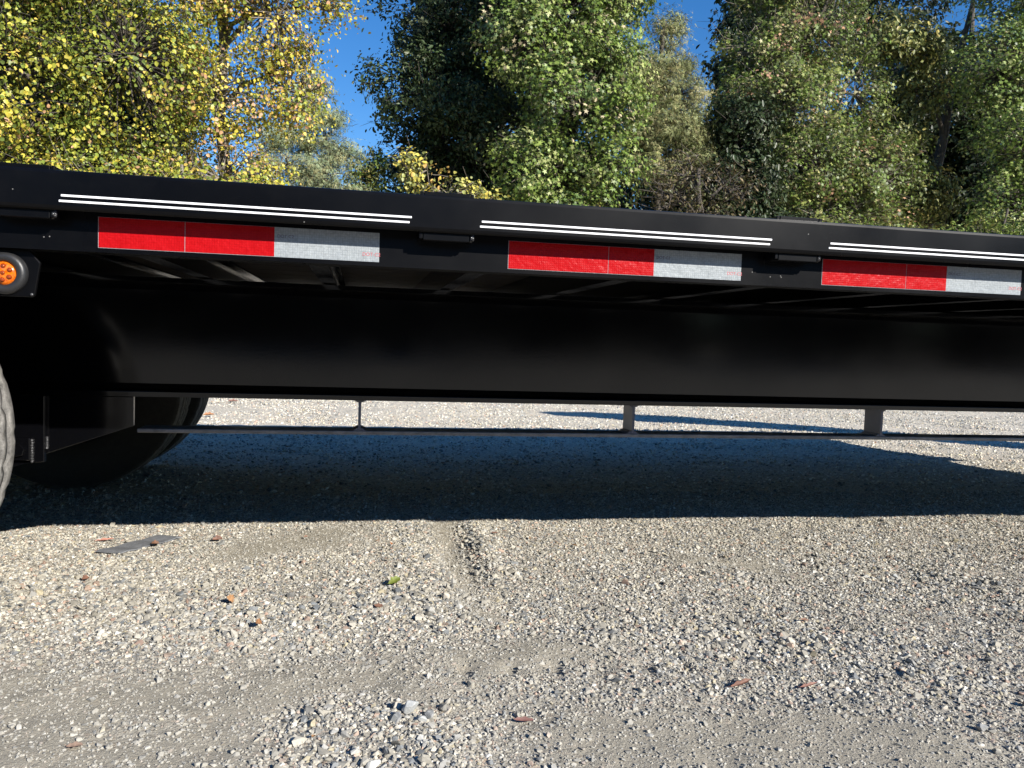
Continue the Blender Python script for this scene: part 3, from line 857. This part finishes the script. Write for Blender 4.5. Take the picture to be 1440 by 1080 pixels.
tree('laurel_shrub', 'dark understory bush low behind the browning sweetgum', 'shrub', None, (9.6, 19.0), 5.2,
     [(-1.3, 0, 3.9, 1.2, 0.7, 1.3), (0.5, 0, 4.4, 1.4, 0.7, 1.3), (1.9, 0, 4.3, 1.2, 0.7, 1.4), (0, 0, 2.6, 2.2, 0.7, 0.8)],
     'oval', DARK, [4, 3, 3, 1.5], 11000, 0.075, 0.42, 60, 0.06, 'bark', 26, cavity=-3)
t_back = tree('oak_tree', 'dark oak standing behind the vine tree at the left', 'tree', TG, (-6.8, 19.5), 9.5,
     [(0, 0, 7.2, 2.4, 1.5, 1.6), (0.6, -0.2, 4.6, 2.6, 1.5, 1.5), (-1.5, 0, 5.0, 1.8, 1.4, 1.6)],
     'oval', DARK, [4, 3, 3, 1], 12000, 0.11, 0.55, 60, 0.25, 'bark', 19, bright=0.9, cavity=-9)
tree('oak_tree', 'dark oak half hidden behind the browning sweetgum and the yellowing olive tree', 'tree', TG, (12.0, 23.0), 8.0,
     [(1.5, 0, 5.2, 3.0, 1.5, 1.9), (1.2, 0, 10.4, 2.6, 1.2, 1.4), (4.4, -0.2, 7.0, 2.2, 1.5, 2.6), (4.7, 0, 10.8, 2.2, 1.2, 1.6), (-2.2, 0, 5.0, 1.8, 1.4, 1.6)],
     'oval', DARK, [4, 3, 3, 1], 14000, 0.11, 0.55, 60, 0.25, 'bark', 20, bright=0.9, cavity=-9)

def copy_tree(src, loc, rz, s, label):
    r = src.copy(); COL.objects.link(r)
    r.location = loc; r.rotation_euler = (0, 0, rz); r.scale = (s, s, s)
    r['label'] = label
    for ch in src.children:
        c = ch.copy(); COL.objects.link(c); c.parent = r
    return r
# the wood goes on to either side, and a lower row stands behind the photographer
copy_tree(t_gum, (-10.5, 15.0, 0), 0.4, 1.0, 'sweetgum beyond the left edge of the yard')
copy_tree(t_right, (21.0, 16.5, 0), -0.3, 1.0, 'sweetgum beyond the right edge of the yard')
for k in range(20):
    copy_tree(t_laurel, (-16 + 2.3 * k, 24.5 + 0.9 * math.sin(k * 2.3), 0), 0.25 * math.sin(k * 3.7), 0.72 + 0.05 * math.sin(k * 5.0),
              'dark understory bush in the thicket below and behind the trees')['group'] = 'thicket below the trees'
t_yew = tree('yew_tree', 'dark evergreen on the near side of the yard behind the camera', 'tree', 'evergreens behind the camera', (-28.6, -28), 4.4,
     [(0, 0, 1.0, 1.9, 0.9, 1.1), (-0.5, 0, 2.4, 1.6, 0.9, 1.1), (0.5, 0, 3.4, 1.5, 0.9, 1.0), (0, 0, 4.6, 1.1, 0.8, 0.8)],
     'oval', DARK[:3], [4, 3, 4], 9000, 0.10, 0.50, 60, 0.14, 'bark', 24, dense_front=1.0, bright=0.6, cavity=-9)
for k in range(25):
    copy_tree(t_yew, (-26 + 2.5 * k, -28.2 + 0.8 * math.sin(k * 1.9), 0), 3.1 * k + 0.2, 1.35 + 0.4 * math.sin(k * 5.0), 'dark evergreen on the near side of the yard behind the camera')

# ------------------------------------------------------------------ the trailer
T = tag(empty('flatbed_trailer', (0, 2.6, 0)), 'long black flatbed trailer with red and silver reflective tape parked on the gravel', 'trailer')
XL, XR = -6.2, 4.35
YN, YF = 1.407, 3.90            # outer faces of the near and far side rails
def side(sgn, y):
    """side rail (channel), rub rail and stake pockets; sgn=-1 near side"""
    def Y(d):                    # d metres outwards from the rail face
        return y + sgn * d
    bm = bmesh.new()
    lo, hi = sorted((Y(0), Y(-0.006)))
    prof = [(Y(0), 0.7235), (Y(0), 0.851), (Y(-0.045), 0.851), (Y(-0.045), 0.845), (Y(-0.007), 0.845), (Y(-0.007), 0.7305), (Y(-0.045), 0.7305), (Y(-0.045), 0.7235)]
    xe = XR if sgn < 0 else XR - 0.40
    add_prism_x(bm, prof, XL, xe)
    obj('side_rail', bm, M['rail'], T)
    bm = bmesh.new()
    # flat bar with rolled edges
    o, i = Y(0.047), Y(0.037)
    prof = [(i, 0.785), (Y(0.042), 0.783), (Y(0.0455), 0.7855), (o, 0.790), (o, 0.840), (Y(0.0455), 0.8445), (Y(0.042), 0.846), (i, 0.845)]
    add_prism_x(bm, prof, XL, xe)
    rub = obj('rub_rail', bm, M['rail'], T)
    return rub
rub = side(-1, YN)
side(1, YF)

PITCHX = 0.671
pockets = [0.141 + PITCHX * k for k in range(-9, 7)]
for x in pockets:
    for sgn, y in ((-1, YN), (1, YF)):
        if sgn > 0 and x > XR - 0.5:
            continue
        bm = bmesh.new()
        lo, hi = sorted((y + sgn * 0.0005, y + sgn * 0.0365))
        w = 0.047
        # open-ended pocket: two cheeks and a back, a folded lip at the bottom
        add_box(bm, x - w, x - w + 0.006, lo, hi, 0.772, 0.853, 0.001)
        add_box(bm, x + w - 0.006, x + w, lo, hi, 0.772, 0.853, 0.001)
        add_box(bm, x - w + 0.007, x + w - 0.007, hi - 0.007 if sgn < 0 else lo, hi if sgn < 0 else lo + 0.007, 0.772, 0.853, 0.001)
        add_box(bm, x - w + 0.007, x + w - 0.007, lo if sgn < 0 else hi - 0.006, lo + 0.006 if sgn < 0 else hi, 0.770, 0.853, 0.001)
        obj('stake_pocket', bm, M['rail'], T)
    bm = bmesh.new()
    r = bmesh.ops.create_icosphere(bm, subdivisions=2, radius=1.0)
    for v in bm.verts:
        v.co = Vector((x + w - 0.002 + v.co.x * 0.005, 1.374 + v.co.y * 0.004, 0.778 + v.co.z * 0.008 * (1 + 0.3 * math.sin(v.co.x * 9))))
    obj('weld_bead', bm, M['weld'], T, smooth=True)

# white pinstripe pairs, broken at every stake pocket
yy = YN - 0.047
for x in pockets:
    if not (-3 < x < 3.9):
        continue
    xa, xb = x + 0.060, x + PITCHX - 0.061
    for z, d in ((0.8055, 0.0), (0.7968, 0.006)):
        bm = bmesh.new()
        add_box(bm, xa - d * 0.5, xb - d * 0.6, yy - 0.0011, yy + 0.0004, z - 0.0017, z + 0.0017, 0.0006, 2)
        obj('pinstripe', bm, M['pin'], rub)

# conspicuity tape
def text_mesh(name, s, size, mat, loc, parent):
    cu = bpy.data.curves.new(name, 'FONT')
    cu.body = s; cu.size = size; cu.align_x = 'LEFT'; cu.extrude = 0.00008
    tmp = bpy.data.objects.new(name, cu)
    COL.objects.link(tmp)
    bpy.context.view_layer.update()
    me = bpy.data.meshes.new_from_object(tmp.evaluated_get(bpy.context.evaluated_depsgraph_get()))
    bpy.data.objects.remove(tmp)
    me.transform(Matrix.Translation(loc) @ Matrix.Rotation(math.pi / 2, 4, 'X'))
    me.name = name
    return link(name, me, mat, parent)

for x0, seam in ((-2.455, 0.19), (-1.11, 0.15), (-0.4298, 0.135), (0.2582, 0.190), (0.8872, 0.187), (1.57, 0.19), (2.25, 0.19)):
    z1 = 0.7816; z0 = z1 - 0.0508
    t = box('reflective_tape', x0, x0 + 0.4572, YN - 0.0006, YN + 0.001, z0, z1, M['tape_white'], T)
    for a, b in ((0.0009, seam - 0.0005), (seam + 0.0005, 0.2795)):
        box('red_segment', x0 + a, x0 + b, YN - 0.0010, YN - 0.0002, z0 + 0.0007, z1 - 0.0004, M['tape_red'], t)
    text_mesh('lettering', 'DOT-C2', 0.0075, M['print_dark'], (x0 + 0.284, YN - 0.0008, z1 - 0.0175), t)
    text_mesh('lettering', 'DOT-C2', 0.0085, M['print_red'], (x0 + 0.428, YN - 0.0008, z0 + 0.010), t)

# two main I-beams
def beam(yw, sgn):
    """yw = outer web face; sgn -1 = outer side faces the camera"""
    y0, y1 = sorted((yw, yw - sgn * 0.008))
    yc = (y0 + y1) / 2
    bm = bmesh.new()
    tf, hw = 0.016, 0.064
    prof = [(yc - hw, 0.440), (yc + hw, 0.440), (yc + hw, 0.440 + tf * 0.7), (y1 + 0.012, 0.440 + tf), (y1, 0.440 + tf + 0.012), (y1, 0.722 - tf - 0.012), (y1 + 0.012, 0.722 - tf), (yc + hw, 0.722 - tf * 0.7),
            (yc + hw, 0.722), (yc - hw, 0.722), (yc - hw, 0.722 - tf * 0.7), (y0 - 0.012, 0.722 - tf), (y0, 0.722 - tf - 0.012), (y0, 0.440 + tf + 0.012), (y0 - 0.012, 0.440 + tf), (yc - hw, 0.440 + tf * 0.7)]
    add_prism_x(bm, prof, XL + 0.05, XR - 0.45 if sgn > 0 else XR + 1.35)
    return obj('main_beam', bm, M['paint'], T)
beam(2.030, -1)
beam(3.270, 1)

# cross members: channels across the frame, under the boards
x = XL + 0.2
xs = []
k = 0
while True:
    x = -0.672 + 0.2875 * (k - 18)
    k += 1
    if x > XR - 0.46:
        break
    if x < XL + 0.05:
        continue
    bm = bmesh.new()
    a = [(x, 0.7245), (x + 0.035, 0.7245), (x + 0.035, 0.729), (x + 0.006, 0.731), (x + 0.006, 0.783), (x + 0.035, 0.785), (x + 0.035, 0.790), (x, 0.790)]
    add_prism_y(bm, a, YN + 0.0085, YF - 0.0085)
    obj('cross_member', bm, M['paint'], T)
# deck boards; the front end is cut a little askew
nb = 14
bw = (YF - YN - 0.096) / nb
for k in range(nb):
    y0 = YN + 0.048 + k * bw
    bm = add_box(bmesh.new(), XL, XR - 0.10 * k / nb * 4, y0 + 0.002, y0 + bw - 0.002, 0.791, 0.830, 0.002)
    obj('deck_plank', bm, M['wood'], T)

# truss bar under the near beam with its hanger plates (and the same under the far beam)
for yb in (1.990, 3.2350):
    bm = add_box(bmesh.new(), -0.521, 3.6, yb, yb + 0.075, 0.352, 0.362, 0.0022)
    obj('truss_bar', bm, M['bar'], T)
    for x in (0.000, 0.722, 1.470, 2.21, 2.95):
        bm = bmesh.new()
        # plate standing across the beam, flared where it is welded top and bottom
        n = 9
        for i in range(n):
            pass
        prof = [(yb, 0.3625), (yb + 0.074, 0.3625), (yb + 0.074, 0.4395), (yb, 0.4395)]
        add_prism_x(bm, prof, x - 0.0035, x + 0.0035)
        for zb, sg in ((0.3622, 1), (0.4398, -1)):
            for i, q in enumerate((0.012, 0.008, 0.005)):
                add_box(bm, x - 0.0036 - q, x + 0.0036 + q, yb + 0.001 + i * .0004, yb + 0.073 - i * .0004, *sorted((zb + sg * 0.002 * i, zb + sg * 0.002 * (i + 1.05))))
        obj('truss_plate', bm, M['dusty'], T)

# suspension hanger: gusset, cheek plate and bolt
bm = add_prism_y(bmesh.new(), [(-0.713, 0.4395), (-0.522, 0.4395), (-0.522, 0.371), (-0.713, 0.303)], 1.965, 1.975, 0.0012)
hg = obj('suspension_hanger', add_prism_y(bmesh.new(), [(-1.25, 0.4395), (-0.708, 0.4395), (-0.708, 0.287), (-0.745, 0.286), (-0.80, 0.268), (-1.25, 0.268)], 1.950, 1.962, 0.0015), M['paint'], T)
bm2 = bm
obj('gusset', bm2, M['paint'], hg)
box('bolt_plate', -0.86, -0.734, 1.938, 1.949, 0.292, 0.3435, M['paint'], hg, 0.0018)
bm = bmesh.new()
add_prism_y(bm, [(-0.757 + 0.0155 * math.cos(math.pi / 3 * q + 0.2), 0.316 + 0.0155 * math.sin(math.pi / 3 * q + 0.2)) for q in range(6)], 1.930, 1.9375, 0.0015)
obj('bolt', bm, M['paint'], hg)
bm = bmesh.new()
for q in range(9):
    z = 0.289 + 0.006 * q
    r = bmesh.ops.create_icosphere(bm, subdivisions=1, radius=0.0042, matrix=Matrix.Translation((-0.7325 + 0.0012 * math.sin(q * 3.1), 1.947, z)))
for q in range(7):
    r = bmesh.ops.create_icosphere(bm, subdivisions=1, radius=0.0035, matrix=Matrix.Translation((-0.7065, 1.962, 0.318 + 0.004 * q)))
obj('weld_bead', bm, M['weld'], hg, smooth=True)

# axles and wheels
TR, TW, AZ = 0.385, 0.235, 0.381
def tyre_mesh():
    """tyre about the y axis at the origin; four ribs parted by zig-zag grooves"""
    hw = TW / 2
    nA = 168
    cols = []
    side_p = [(0.205, 0.070), (0.222, 0.098), (0.262, 0.113), (0.305, 0.1175), (0.340, 0.113), (0.366, 0.103), (0.377, 0.097)]
    gro = [-0.056, -0.019, 0.019, 0.056]
    tread = [-0.094]
    for g in gro:
        tread += [g - 0.008, g - 0.005, g + 0.005, g + 0.008]
    tread += [0.094]
    prof = [(r, -y, 0) for r, y in side_p]
    for i, t in enumerate(tread):
        g = 0
        if 0 < i < len(tread) - 1:
            q = (i - 1) % 4
            g = 1 if q in (1, 2) else 0
        prof.append((TR - 0.006 * (t / 0.1) ** 2 - (0.011 if g else 0), t, (3 if g else 2) if 0 < i < len(tread) - 1 else 1))
    prof += [(r, y, 0) for r, y in side_p[::-1]]
    nv = len(prof)
    verts = np.zeros((nA, nv, 3)); tr = np.zeros((nA, nv))
    for k in range(nA):
        a = 2 * math.pi * k / nA
        zig = 0.0016 if (k // 2) % 2 else -0.0016
        sipe = (k % 4 == 0)
        for i, (r, y, z) in enumerate(prof):
            rr = r - (0.004 if (z and sipe and (k // 4 + i // 4) % 2) else 0)
            yy_ = y + (zig if z >= 2 else 0)
            verts[k, i] = (rr * math.cos(a), yy_, rr * math.sin(a))
            tr[k, i] = (0.15 if z == 3 else 1.0) if z else (0.25 if r > 0.37 else 0.0)
    idx = np.arange(nA * nv).reshape(nA, nv)
    nx_ = np.roll(idx, -1, 0)
    Qd = np.stack([idx[:, :-1], idx[:, 1:], nx_[:, 1:], nx_[:, :-1]], -1).reshape(-1, 4)
    me = np_mesh('tyre', verts.reshape(-1, 3), Qd.ravel(), np.arange(len(Qd)) * 4, np.full(len(Qd), 4))
    a = me.attributes.new('tread', 'FLOAT', 'POINT'); a.data.foreach_set('value', tr.ravel().astype(np.float32))
    bm = bmesh.new(); bm.from_mesh(me); bmesh.ops.recalc_face_normals(bm, faces=bm.faces[:]); bm.to_mesh(me); bm.free()
    return me
def wheel_mesh():
    bm = bmesh.new()
    prof = [(0.0, -0.045), (0.055, -0.045), (0.058, -0.02), (0.10, -0.012), (0.15, -0.03), (0.175, -0.02), (0.186, -0.08), (0.206, -0.098), (0.212, -0.096), (0.200, -0.07), (0.196, 0.05), (0.212, 0.096), (0.206, 0.098), (0.19, 0.085), (0.18, 0.02), (0.15, 0.0), (0.0, 0.0)]
    add_lathe_y(bm, prof, (0, 0), 48)
    for q in range(8):
        c, s = math.cos(q * math.pi / 4), math.sin(q * math.pi / 4)
        add_lathe_y(bm, [(0.0, -0.045), (0.012, -0.045), (0.012, -0.005)], (0.085 * c, 0.085 * s), 6)
    me = bpy.data.meshes.new('wheel')
    bmesh.ops.recalc_face_normals(bm, faces=bm.faces[:]); bm.to_mesh(me); bm.free()
    return me
tm, wm = tyre_mesh(), wheel_mesh()
for ax in (-1.042, -1.91):
    bm = add_tube(bmesh.new(), [(ax, 1.6, AZ), (ax, 3.75, AZ)], [0.055, 0.055], 16)
    obj('axle', bm, M['paint'], T, smooth=True)
    for yc, flip in ((1.470 + TW / 2, 0), (3.10 + TW / 2, math.pi), (3.63, math.pi)):
        w = link('wheel', wm, M['rim'], T)
        w.location = Vector((ax, yc, AZ)) - T.location
        w.rotation_euler = (0, random.uniform(0, 0.7), flip)
        ty = link('tyre', tm, M['tyre'], w)
        ty.location = (0, 0, 0)

# amber marker light under the near rail
LX, LZ = -0.5755, 0.6835
bm = add_prism_y(bmesh.new(), [(-0.615, 0.646), (-0.536, 0.646), (-0.532, 0.649), (-0.5235, 0.703), (-0.540, 0.7225), (-0.615, 0.7225), (-0.628, 0.703), (-0.620, 0.649)], 1.425, 1.431, 0.0012)
lb = obj('marker_light', bm, M['rail'], T)
bm = add_lathe_y(bmesh.new(), [(0.0195, 1.424), (0.0195, 1.4165), (0.0215, 1.4135), (0.0275, 1.4125), (0.0325, 1.4150), (0.0345, 1.420), (0.0345, 1.4252)], (LX, LZ), 56)
obj('grommet', bm, M['rubber'], lb, smooth=True)
bm = add_lathe_y(bmesh.new(), [(0.0, 1.4135), (0.006, 1.4137), (0.012, 1.4145), (0.0165, 1.416), (0.0193, 1.4195)], (LX, LZ), 40)
obj('lens', bm, M['lens'], lb, smooth=True)
for q in range(7):
    rr = 0.0 if q == 6 else 0.0112
    cx, cz = LX + rr * math.cos(q * math.pi / 3 + 0.45), LZ + rr * math.sin(q * math.pi / 3 + 0.45)
    bm = add_lathe_y(bmesh.new(), [(0.0, 1.4112), (0.0022, 1.4118), (0.0038, 1.4135), (0.0043, 1.4165)], (cx, cz), 16)
    obj('diode', bm, M['led'], lb, smooth=True)
bm = bmesh.new()
bmesh.ops.create_icosphere(bm, subdivisions=2, radius=0.003, matrix=Matrix.Translation((-0.536, 1.4245, 0.650)))
obj('weld_bead', bm, M['weld'], lb, smooth=True)

# unseen bent tube, added and shaped to cast the shadow stripe on the yard
bm = bmesh.new()
path = [(5.62, 3.24, 0.62), (5.36, 3.22, 1.00), (5.10, 3.14, 1.50), (4.75, 3.08, 1.85), (4.30, 3.05, 2.02), (3.86, 3.03, 2.12)]
add_tube(bm, path, [0.24, 0.25, 0.27, 0.28, 0.24, 0.10], 4)
obj('shadow_caster', bm, M['paint'], T)


box('caster_crossbeam', 5.45, 5.66, 1.98, 3.32, 0.50, 0.70, M['paint'], T, 0.004)  # added to join the unseen shadow-casting tube to the frame

# ------------------------------------------------------------------ small things on the ground
def gz(x, y):
    return float(gheight(np.array([x]), np.array([y]))[0])

def rock(label, x, y, s, mat, seed, group=None, name='rock', lift=0.35):
    R = np.random.default_rng(seed)
    bm = bmesh.new()
    p = R.normal(size=(16, 3)); p /= np.linalg.norm(p, axis=1, keepdims=True)
    vs = [bm.verts.new(q * R.uniform(0.82, 1.0)) for q in p]
    r = bmesh.ops.convex_hull(bm, input=vs)
    bmesh.ops.delete(bm, geom=[g for g in r['geom_interior'] if isinstance(g, bmesh.types.BMVert)], context='VERTS')
    bmesh.ops.bevel(bm, geom=bm.edges[:], offset=0.05, segments=1, affect='EDGES')
    for v in bm.verts:
        v.co = Vector((v.co.x * s[0], v.co.y * s[1], v.co.z * s[2]))
    o = obj(name, bm, mat)
    o.location = (x, y, gz(x, y) + s[2] * lift)
    o.rotation_euler = (R.normal(0, 0.2), R.normal(0, 0.2), R.uniform(0, 6))
    return tag(o, label, 'rock', group)
RG = 'larger stones on the gravel'
rock('pale grey angular rock, largest of the small heap in the centre foreground', 0.088, 1.207, (0.017, 0.014, 0.017), M['rock_pale'], 1, RG, lift=0.55)
rock('grey rock touching the right side of the largest pale rock', 0.118, 1.188, (0.012, 0.011, 0.010), M['rock_grey'], 2, RG)
rock('pale triangular chip behind the left side of the largest pale rock', 0.070, 1.226, (0.011, 0.008, 0.010), M['rock_buff'], 3, RG)
rock('grey blue chunk in front of the largest pale rock, to its left', 0.068, 1.178, (0.014, 0.011, 0.009), M['rock_grey'], 4, RG)
rock('buff block right of the heap, apart from the largest rock', 0.146, 1.218, (0.011, 0.013, 0.010), M['rock_buff'], 5, RG)
rock('small pale stone in front of the heap, below the largest rock', 0.104, 1.168, (0.010, 0.010, 0.008), M['rock_pale'], 6, RG)
rock('rounded grey pebble alone at the lower right with a long shadow', 0.992, 1.054, (0.014, 0.011, 0.011), M['rock_grey'], 7, RG, lift=0.7)
rock('smooth pale stone in the coarse gravel patch at the far right', 1.405, 1.815, (0.016, 0.012, 0.010), M['rock_pale'], 8, RG)
rock('buff stone in the stony patch right of centre', 0.86, 1.405, (0.015, 0.011, 0.010), M['rock_buff'], 9, RG)
rock('dark grey flat stone in the stony patch right of centre', 0.815, 1.415, (0.016, 0.012, 0.007), M['rock_grey'], 10, RG)
rock('blue grey flat stone on the coarse gravel just below the green leaf', 0.093, 1.735, (0.016, 0.011, 0.008), M['rock_grey'], 12, RG)
rock('dark stone casting a notch of shadow, right of the green leaf', 0.20, 1.735, (0.013, 0.012, 0.012), M['rock_buff'], 13, RG, lift=0.6)
rock('long dark stone in the stony patch left of centre', -0.30, 1.69, (0.019, 0.010, 0.007), M['rock_grey'], 14, RG)

def fallen(label, x, y, L, W, col, rz, curl=0.6, tilt=(0, 0), lift=0.006, group='fallen leaves on the gravel', seed=0):
    L, W = L * 0.88, W * 0.82
    R = np.random.default_rng(seed + 77)
    n, mN = 12, 5
    bm = bmesh.new()
    g = []
    for i in range(n + 1):
        t = i / n
        w = W * (math.sin(math.pi * min(1, t * 0.94 + 0.04)) ** 0.8) * (1 + 0.22 * math.sin(t * 17 + seed))
        row = []
        for j in range(mN):
            s = (j / (mN - 1)) * 2 - 1
            row.append(bm.verts.new(((t - 0.5) * L, s * w * math.cos(curl * 0.5) * 0.5, abs(s) ** 1.5 * w * 0.5 * math.sin(curl) + 0.12 * L * curl * (t - 0.4) ** 2 * 2 + R.normal(0, W * 0.02))))
        g.append(row)
    for i in range(n):
        for j in range(mN - 1):
            bm.faces.new((g[i][j], g[i + 1][j], g[i + 1][j + 1], g[i][j + 1]))
    # stalk
    add_tube(bm, [(-0.5 * L, 0, 0), (-0.58 * L, 0.01 * L, 0.004), (-0.68 * L, 0.04 * L, 0.002)], [W * 0.03, W * 0.026, W * 0.02], 5)
    o = obj('fallen_leaf', bm, M['dry'], None, True)
    o.color = (col[0] * 0.72, col[1] * 0.78, col[2] * 0.85, 1)
    o.location = (x, y, gz(x, y) + lift)
    o.rotation_euler = (tilt[0], tilt[1], rz)
    return tag(o, label, 'leaf', group)
RB = (0.22, 0.10, 0.06); TAN = (0.48, 0.25, 0.11); ORG = (0.55, 0.20, 0.07)
fallen('yellow green torn leaf, the only green one on the gravel', 0.090, 1.842, 0.040, 0.024, (0.19, 0.22, 0.03), 0.7, 0.5, (0.5, -0.2), 0.010, seed=1)
fallen('long curled red brown leaf, left of the pair at lower right', 0.672, 1.247, 0.062, 0.012, RB, 0.42, 1.0, (0.5, 0), 0.006, seed=2)
fallen('thin curled red leaf, right of the pair at lower right', 0.795, 1.232, 0.050, 0.009, (0.26, 0.11, 0.07), 0.30, 1.0, (0.4, 0), 0.006, seed=3)
fallen('tan leaf standing on its edge with a long shadow, on the left', -0.268, 1.765, 0.030, 0.020, TAN, 0.9, 0.4, (1.2, 0.5), 0.014, seed=4)
fallen('dark red leaf lying flat in the centre foreground', 0.266, 1.175, 0.036, 0.012, (0.28, 0.13, 0.10), -0.25, 0.6, (0.3, 0), 0.006, seed=5)
fallen('dark brown curled scrap of leaf touching the grey strip', -0.548, 2.283, 0.026, 0.020, (0.20, 0.09, 0.045), 0.8, 1.0, (0.5, 0.2), 0.010, seed=6)
fallen('brown curled leaf between the grey strip and the shadow edge', -0.392, 2.330, 0.030, 0.022, RB, 0.3, 0.9, (0.6, 0), 0.010, seed=7)
fallen('small brown leaf on the stony patch left of the leaf standing on edge', -0.63, 1.98, 0.022, 0.018, RB, 1.1, 0.8, (0.6, 0), 0.008, seed=8)
fallen('upright brown leaf in the stony patch, nearer than the tan one', -0.190, 1.602, 0.026, 0.016, (0.40, 0.19, 0.08), 1.2, 0.5, (0.9, 0.2), 0.012, seed=9)
fallen('orange leaf far back, seen below the beam beside the tyre', -1.02, 5.66, 0.08, 0.05, (0.50, 0.22, 0.09), 0.3, 0.8, (0.3, 0), 0.02, seed=10)
fallen('brownish leaf farthest back, just under the beam near the tyre', -1.03, 6.75, 0.09, 0.05, (0.42, 0.22, 0.16), 0.1, 0.8, (0.2, 0), 0.02, seed=11)
fallen('flat red brown scrap at the lower left corner', -0.386, 1.172, 0.024, 0.016, (0.40, 0.26, 0.18), 0.1, 0.3, (0.1, 0), 0.004, seed=12)
fallen('thin red leaf left of the grey strip', -0.70, 2.36, 0.055, 0.014, (0.50, 0.22, 0.15), 0.35, 0.6, (0.3, 0), 0.006, seed=13)
for k, (x, y) in enumerate(((-0.01, 2.345), (0.06, 2.24), (0.095, 2.205), (0.255, 2.36), (0.41, 2.31), (0.505, 2.25), (0.45, 2.35), (-0.146, 2.318), (1.02, 2.02), (0.62, 2.16), (0.74, 2.28), (0.96, 1.515), (0.83, 1.52), (-0.055, 1.14), (1.25, 2.1), (0.05, 1.68))):
    c = (RB, TAN, ORG, (0.30, 0.15, 0.09))[k % 4]
    fallen('small dry brown leaf scrap scattered on the sunlit gravel', x, y, random.uniform(0.012, 0.028), random.uniform(0.005, 0.012), c, random.uniform(-1, 2.5), random.uniform(0.4, 1.0), (random.uniform(-0.5, 0.7), random.uniform(-0.3, 0.3)), 0.007, seed=30 + k)

# flat grey strip of scrap
bm = bmesh.new()
c = [(-0.656, 2.238), (-0.566, 2.226), (-0.512, 2.362), (-0.590, 2.368)]
L0, L1 = Vector((-0.655, 2.232, 0)), Vector((-0.530, 2.372, 0))
n = 14
rows = []
for i in range(n + 1):
    t = i / n
    p = L0.lerp(L1, t)
    w = Vector((0.034, -0.012, 0)) * (1 + 0.05 * math.sin(i * 2.3))
    zz = 0.012
    zz = 0.009 + gz(L0.x, L0.y) * (1 - t) + gz(L1.x, L1.y) * t + 0.0015 * math.sin(i * 1.1)
    rows.append([bm.verts.new(p - w + Vector((0, 0, zz))), bm.verts.new(p + w + Vector((0, 0, zz)))])
fs = []
for i in range(n):
    fs.append(bm.faces.new((rows[i][0], rows[i][1], rows[i + 1][1], rows[i + 1][0])))
e = bmesh.ops.extrude_face_region(bm, geom=fs)
for v in e['geom']:
    if isinstance(v, bmesh.types.BMVert):
        v.co.z -= 0.003
tag(obj('scrap_strip', bm, M['strip']), 'flat grey strip of scrap lying on the gravel near the left wheel', 'scrap')
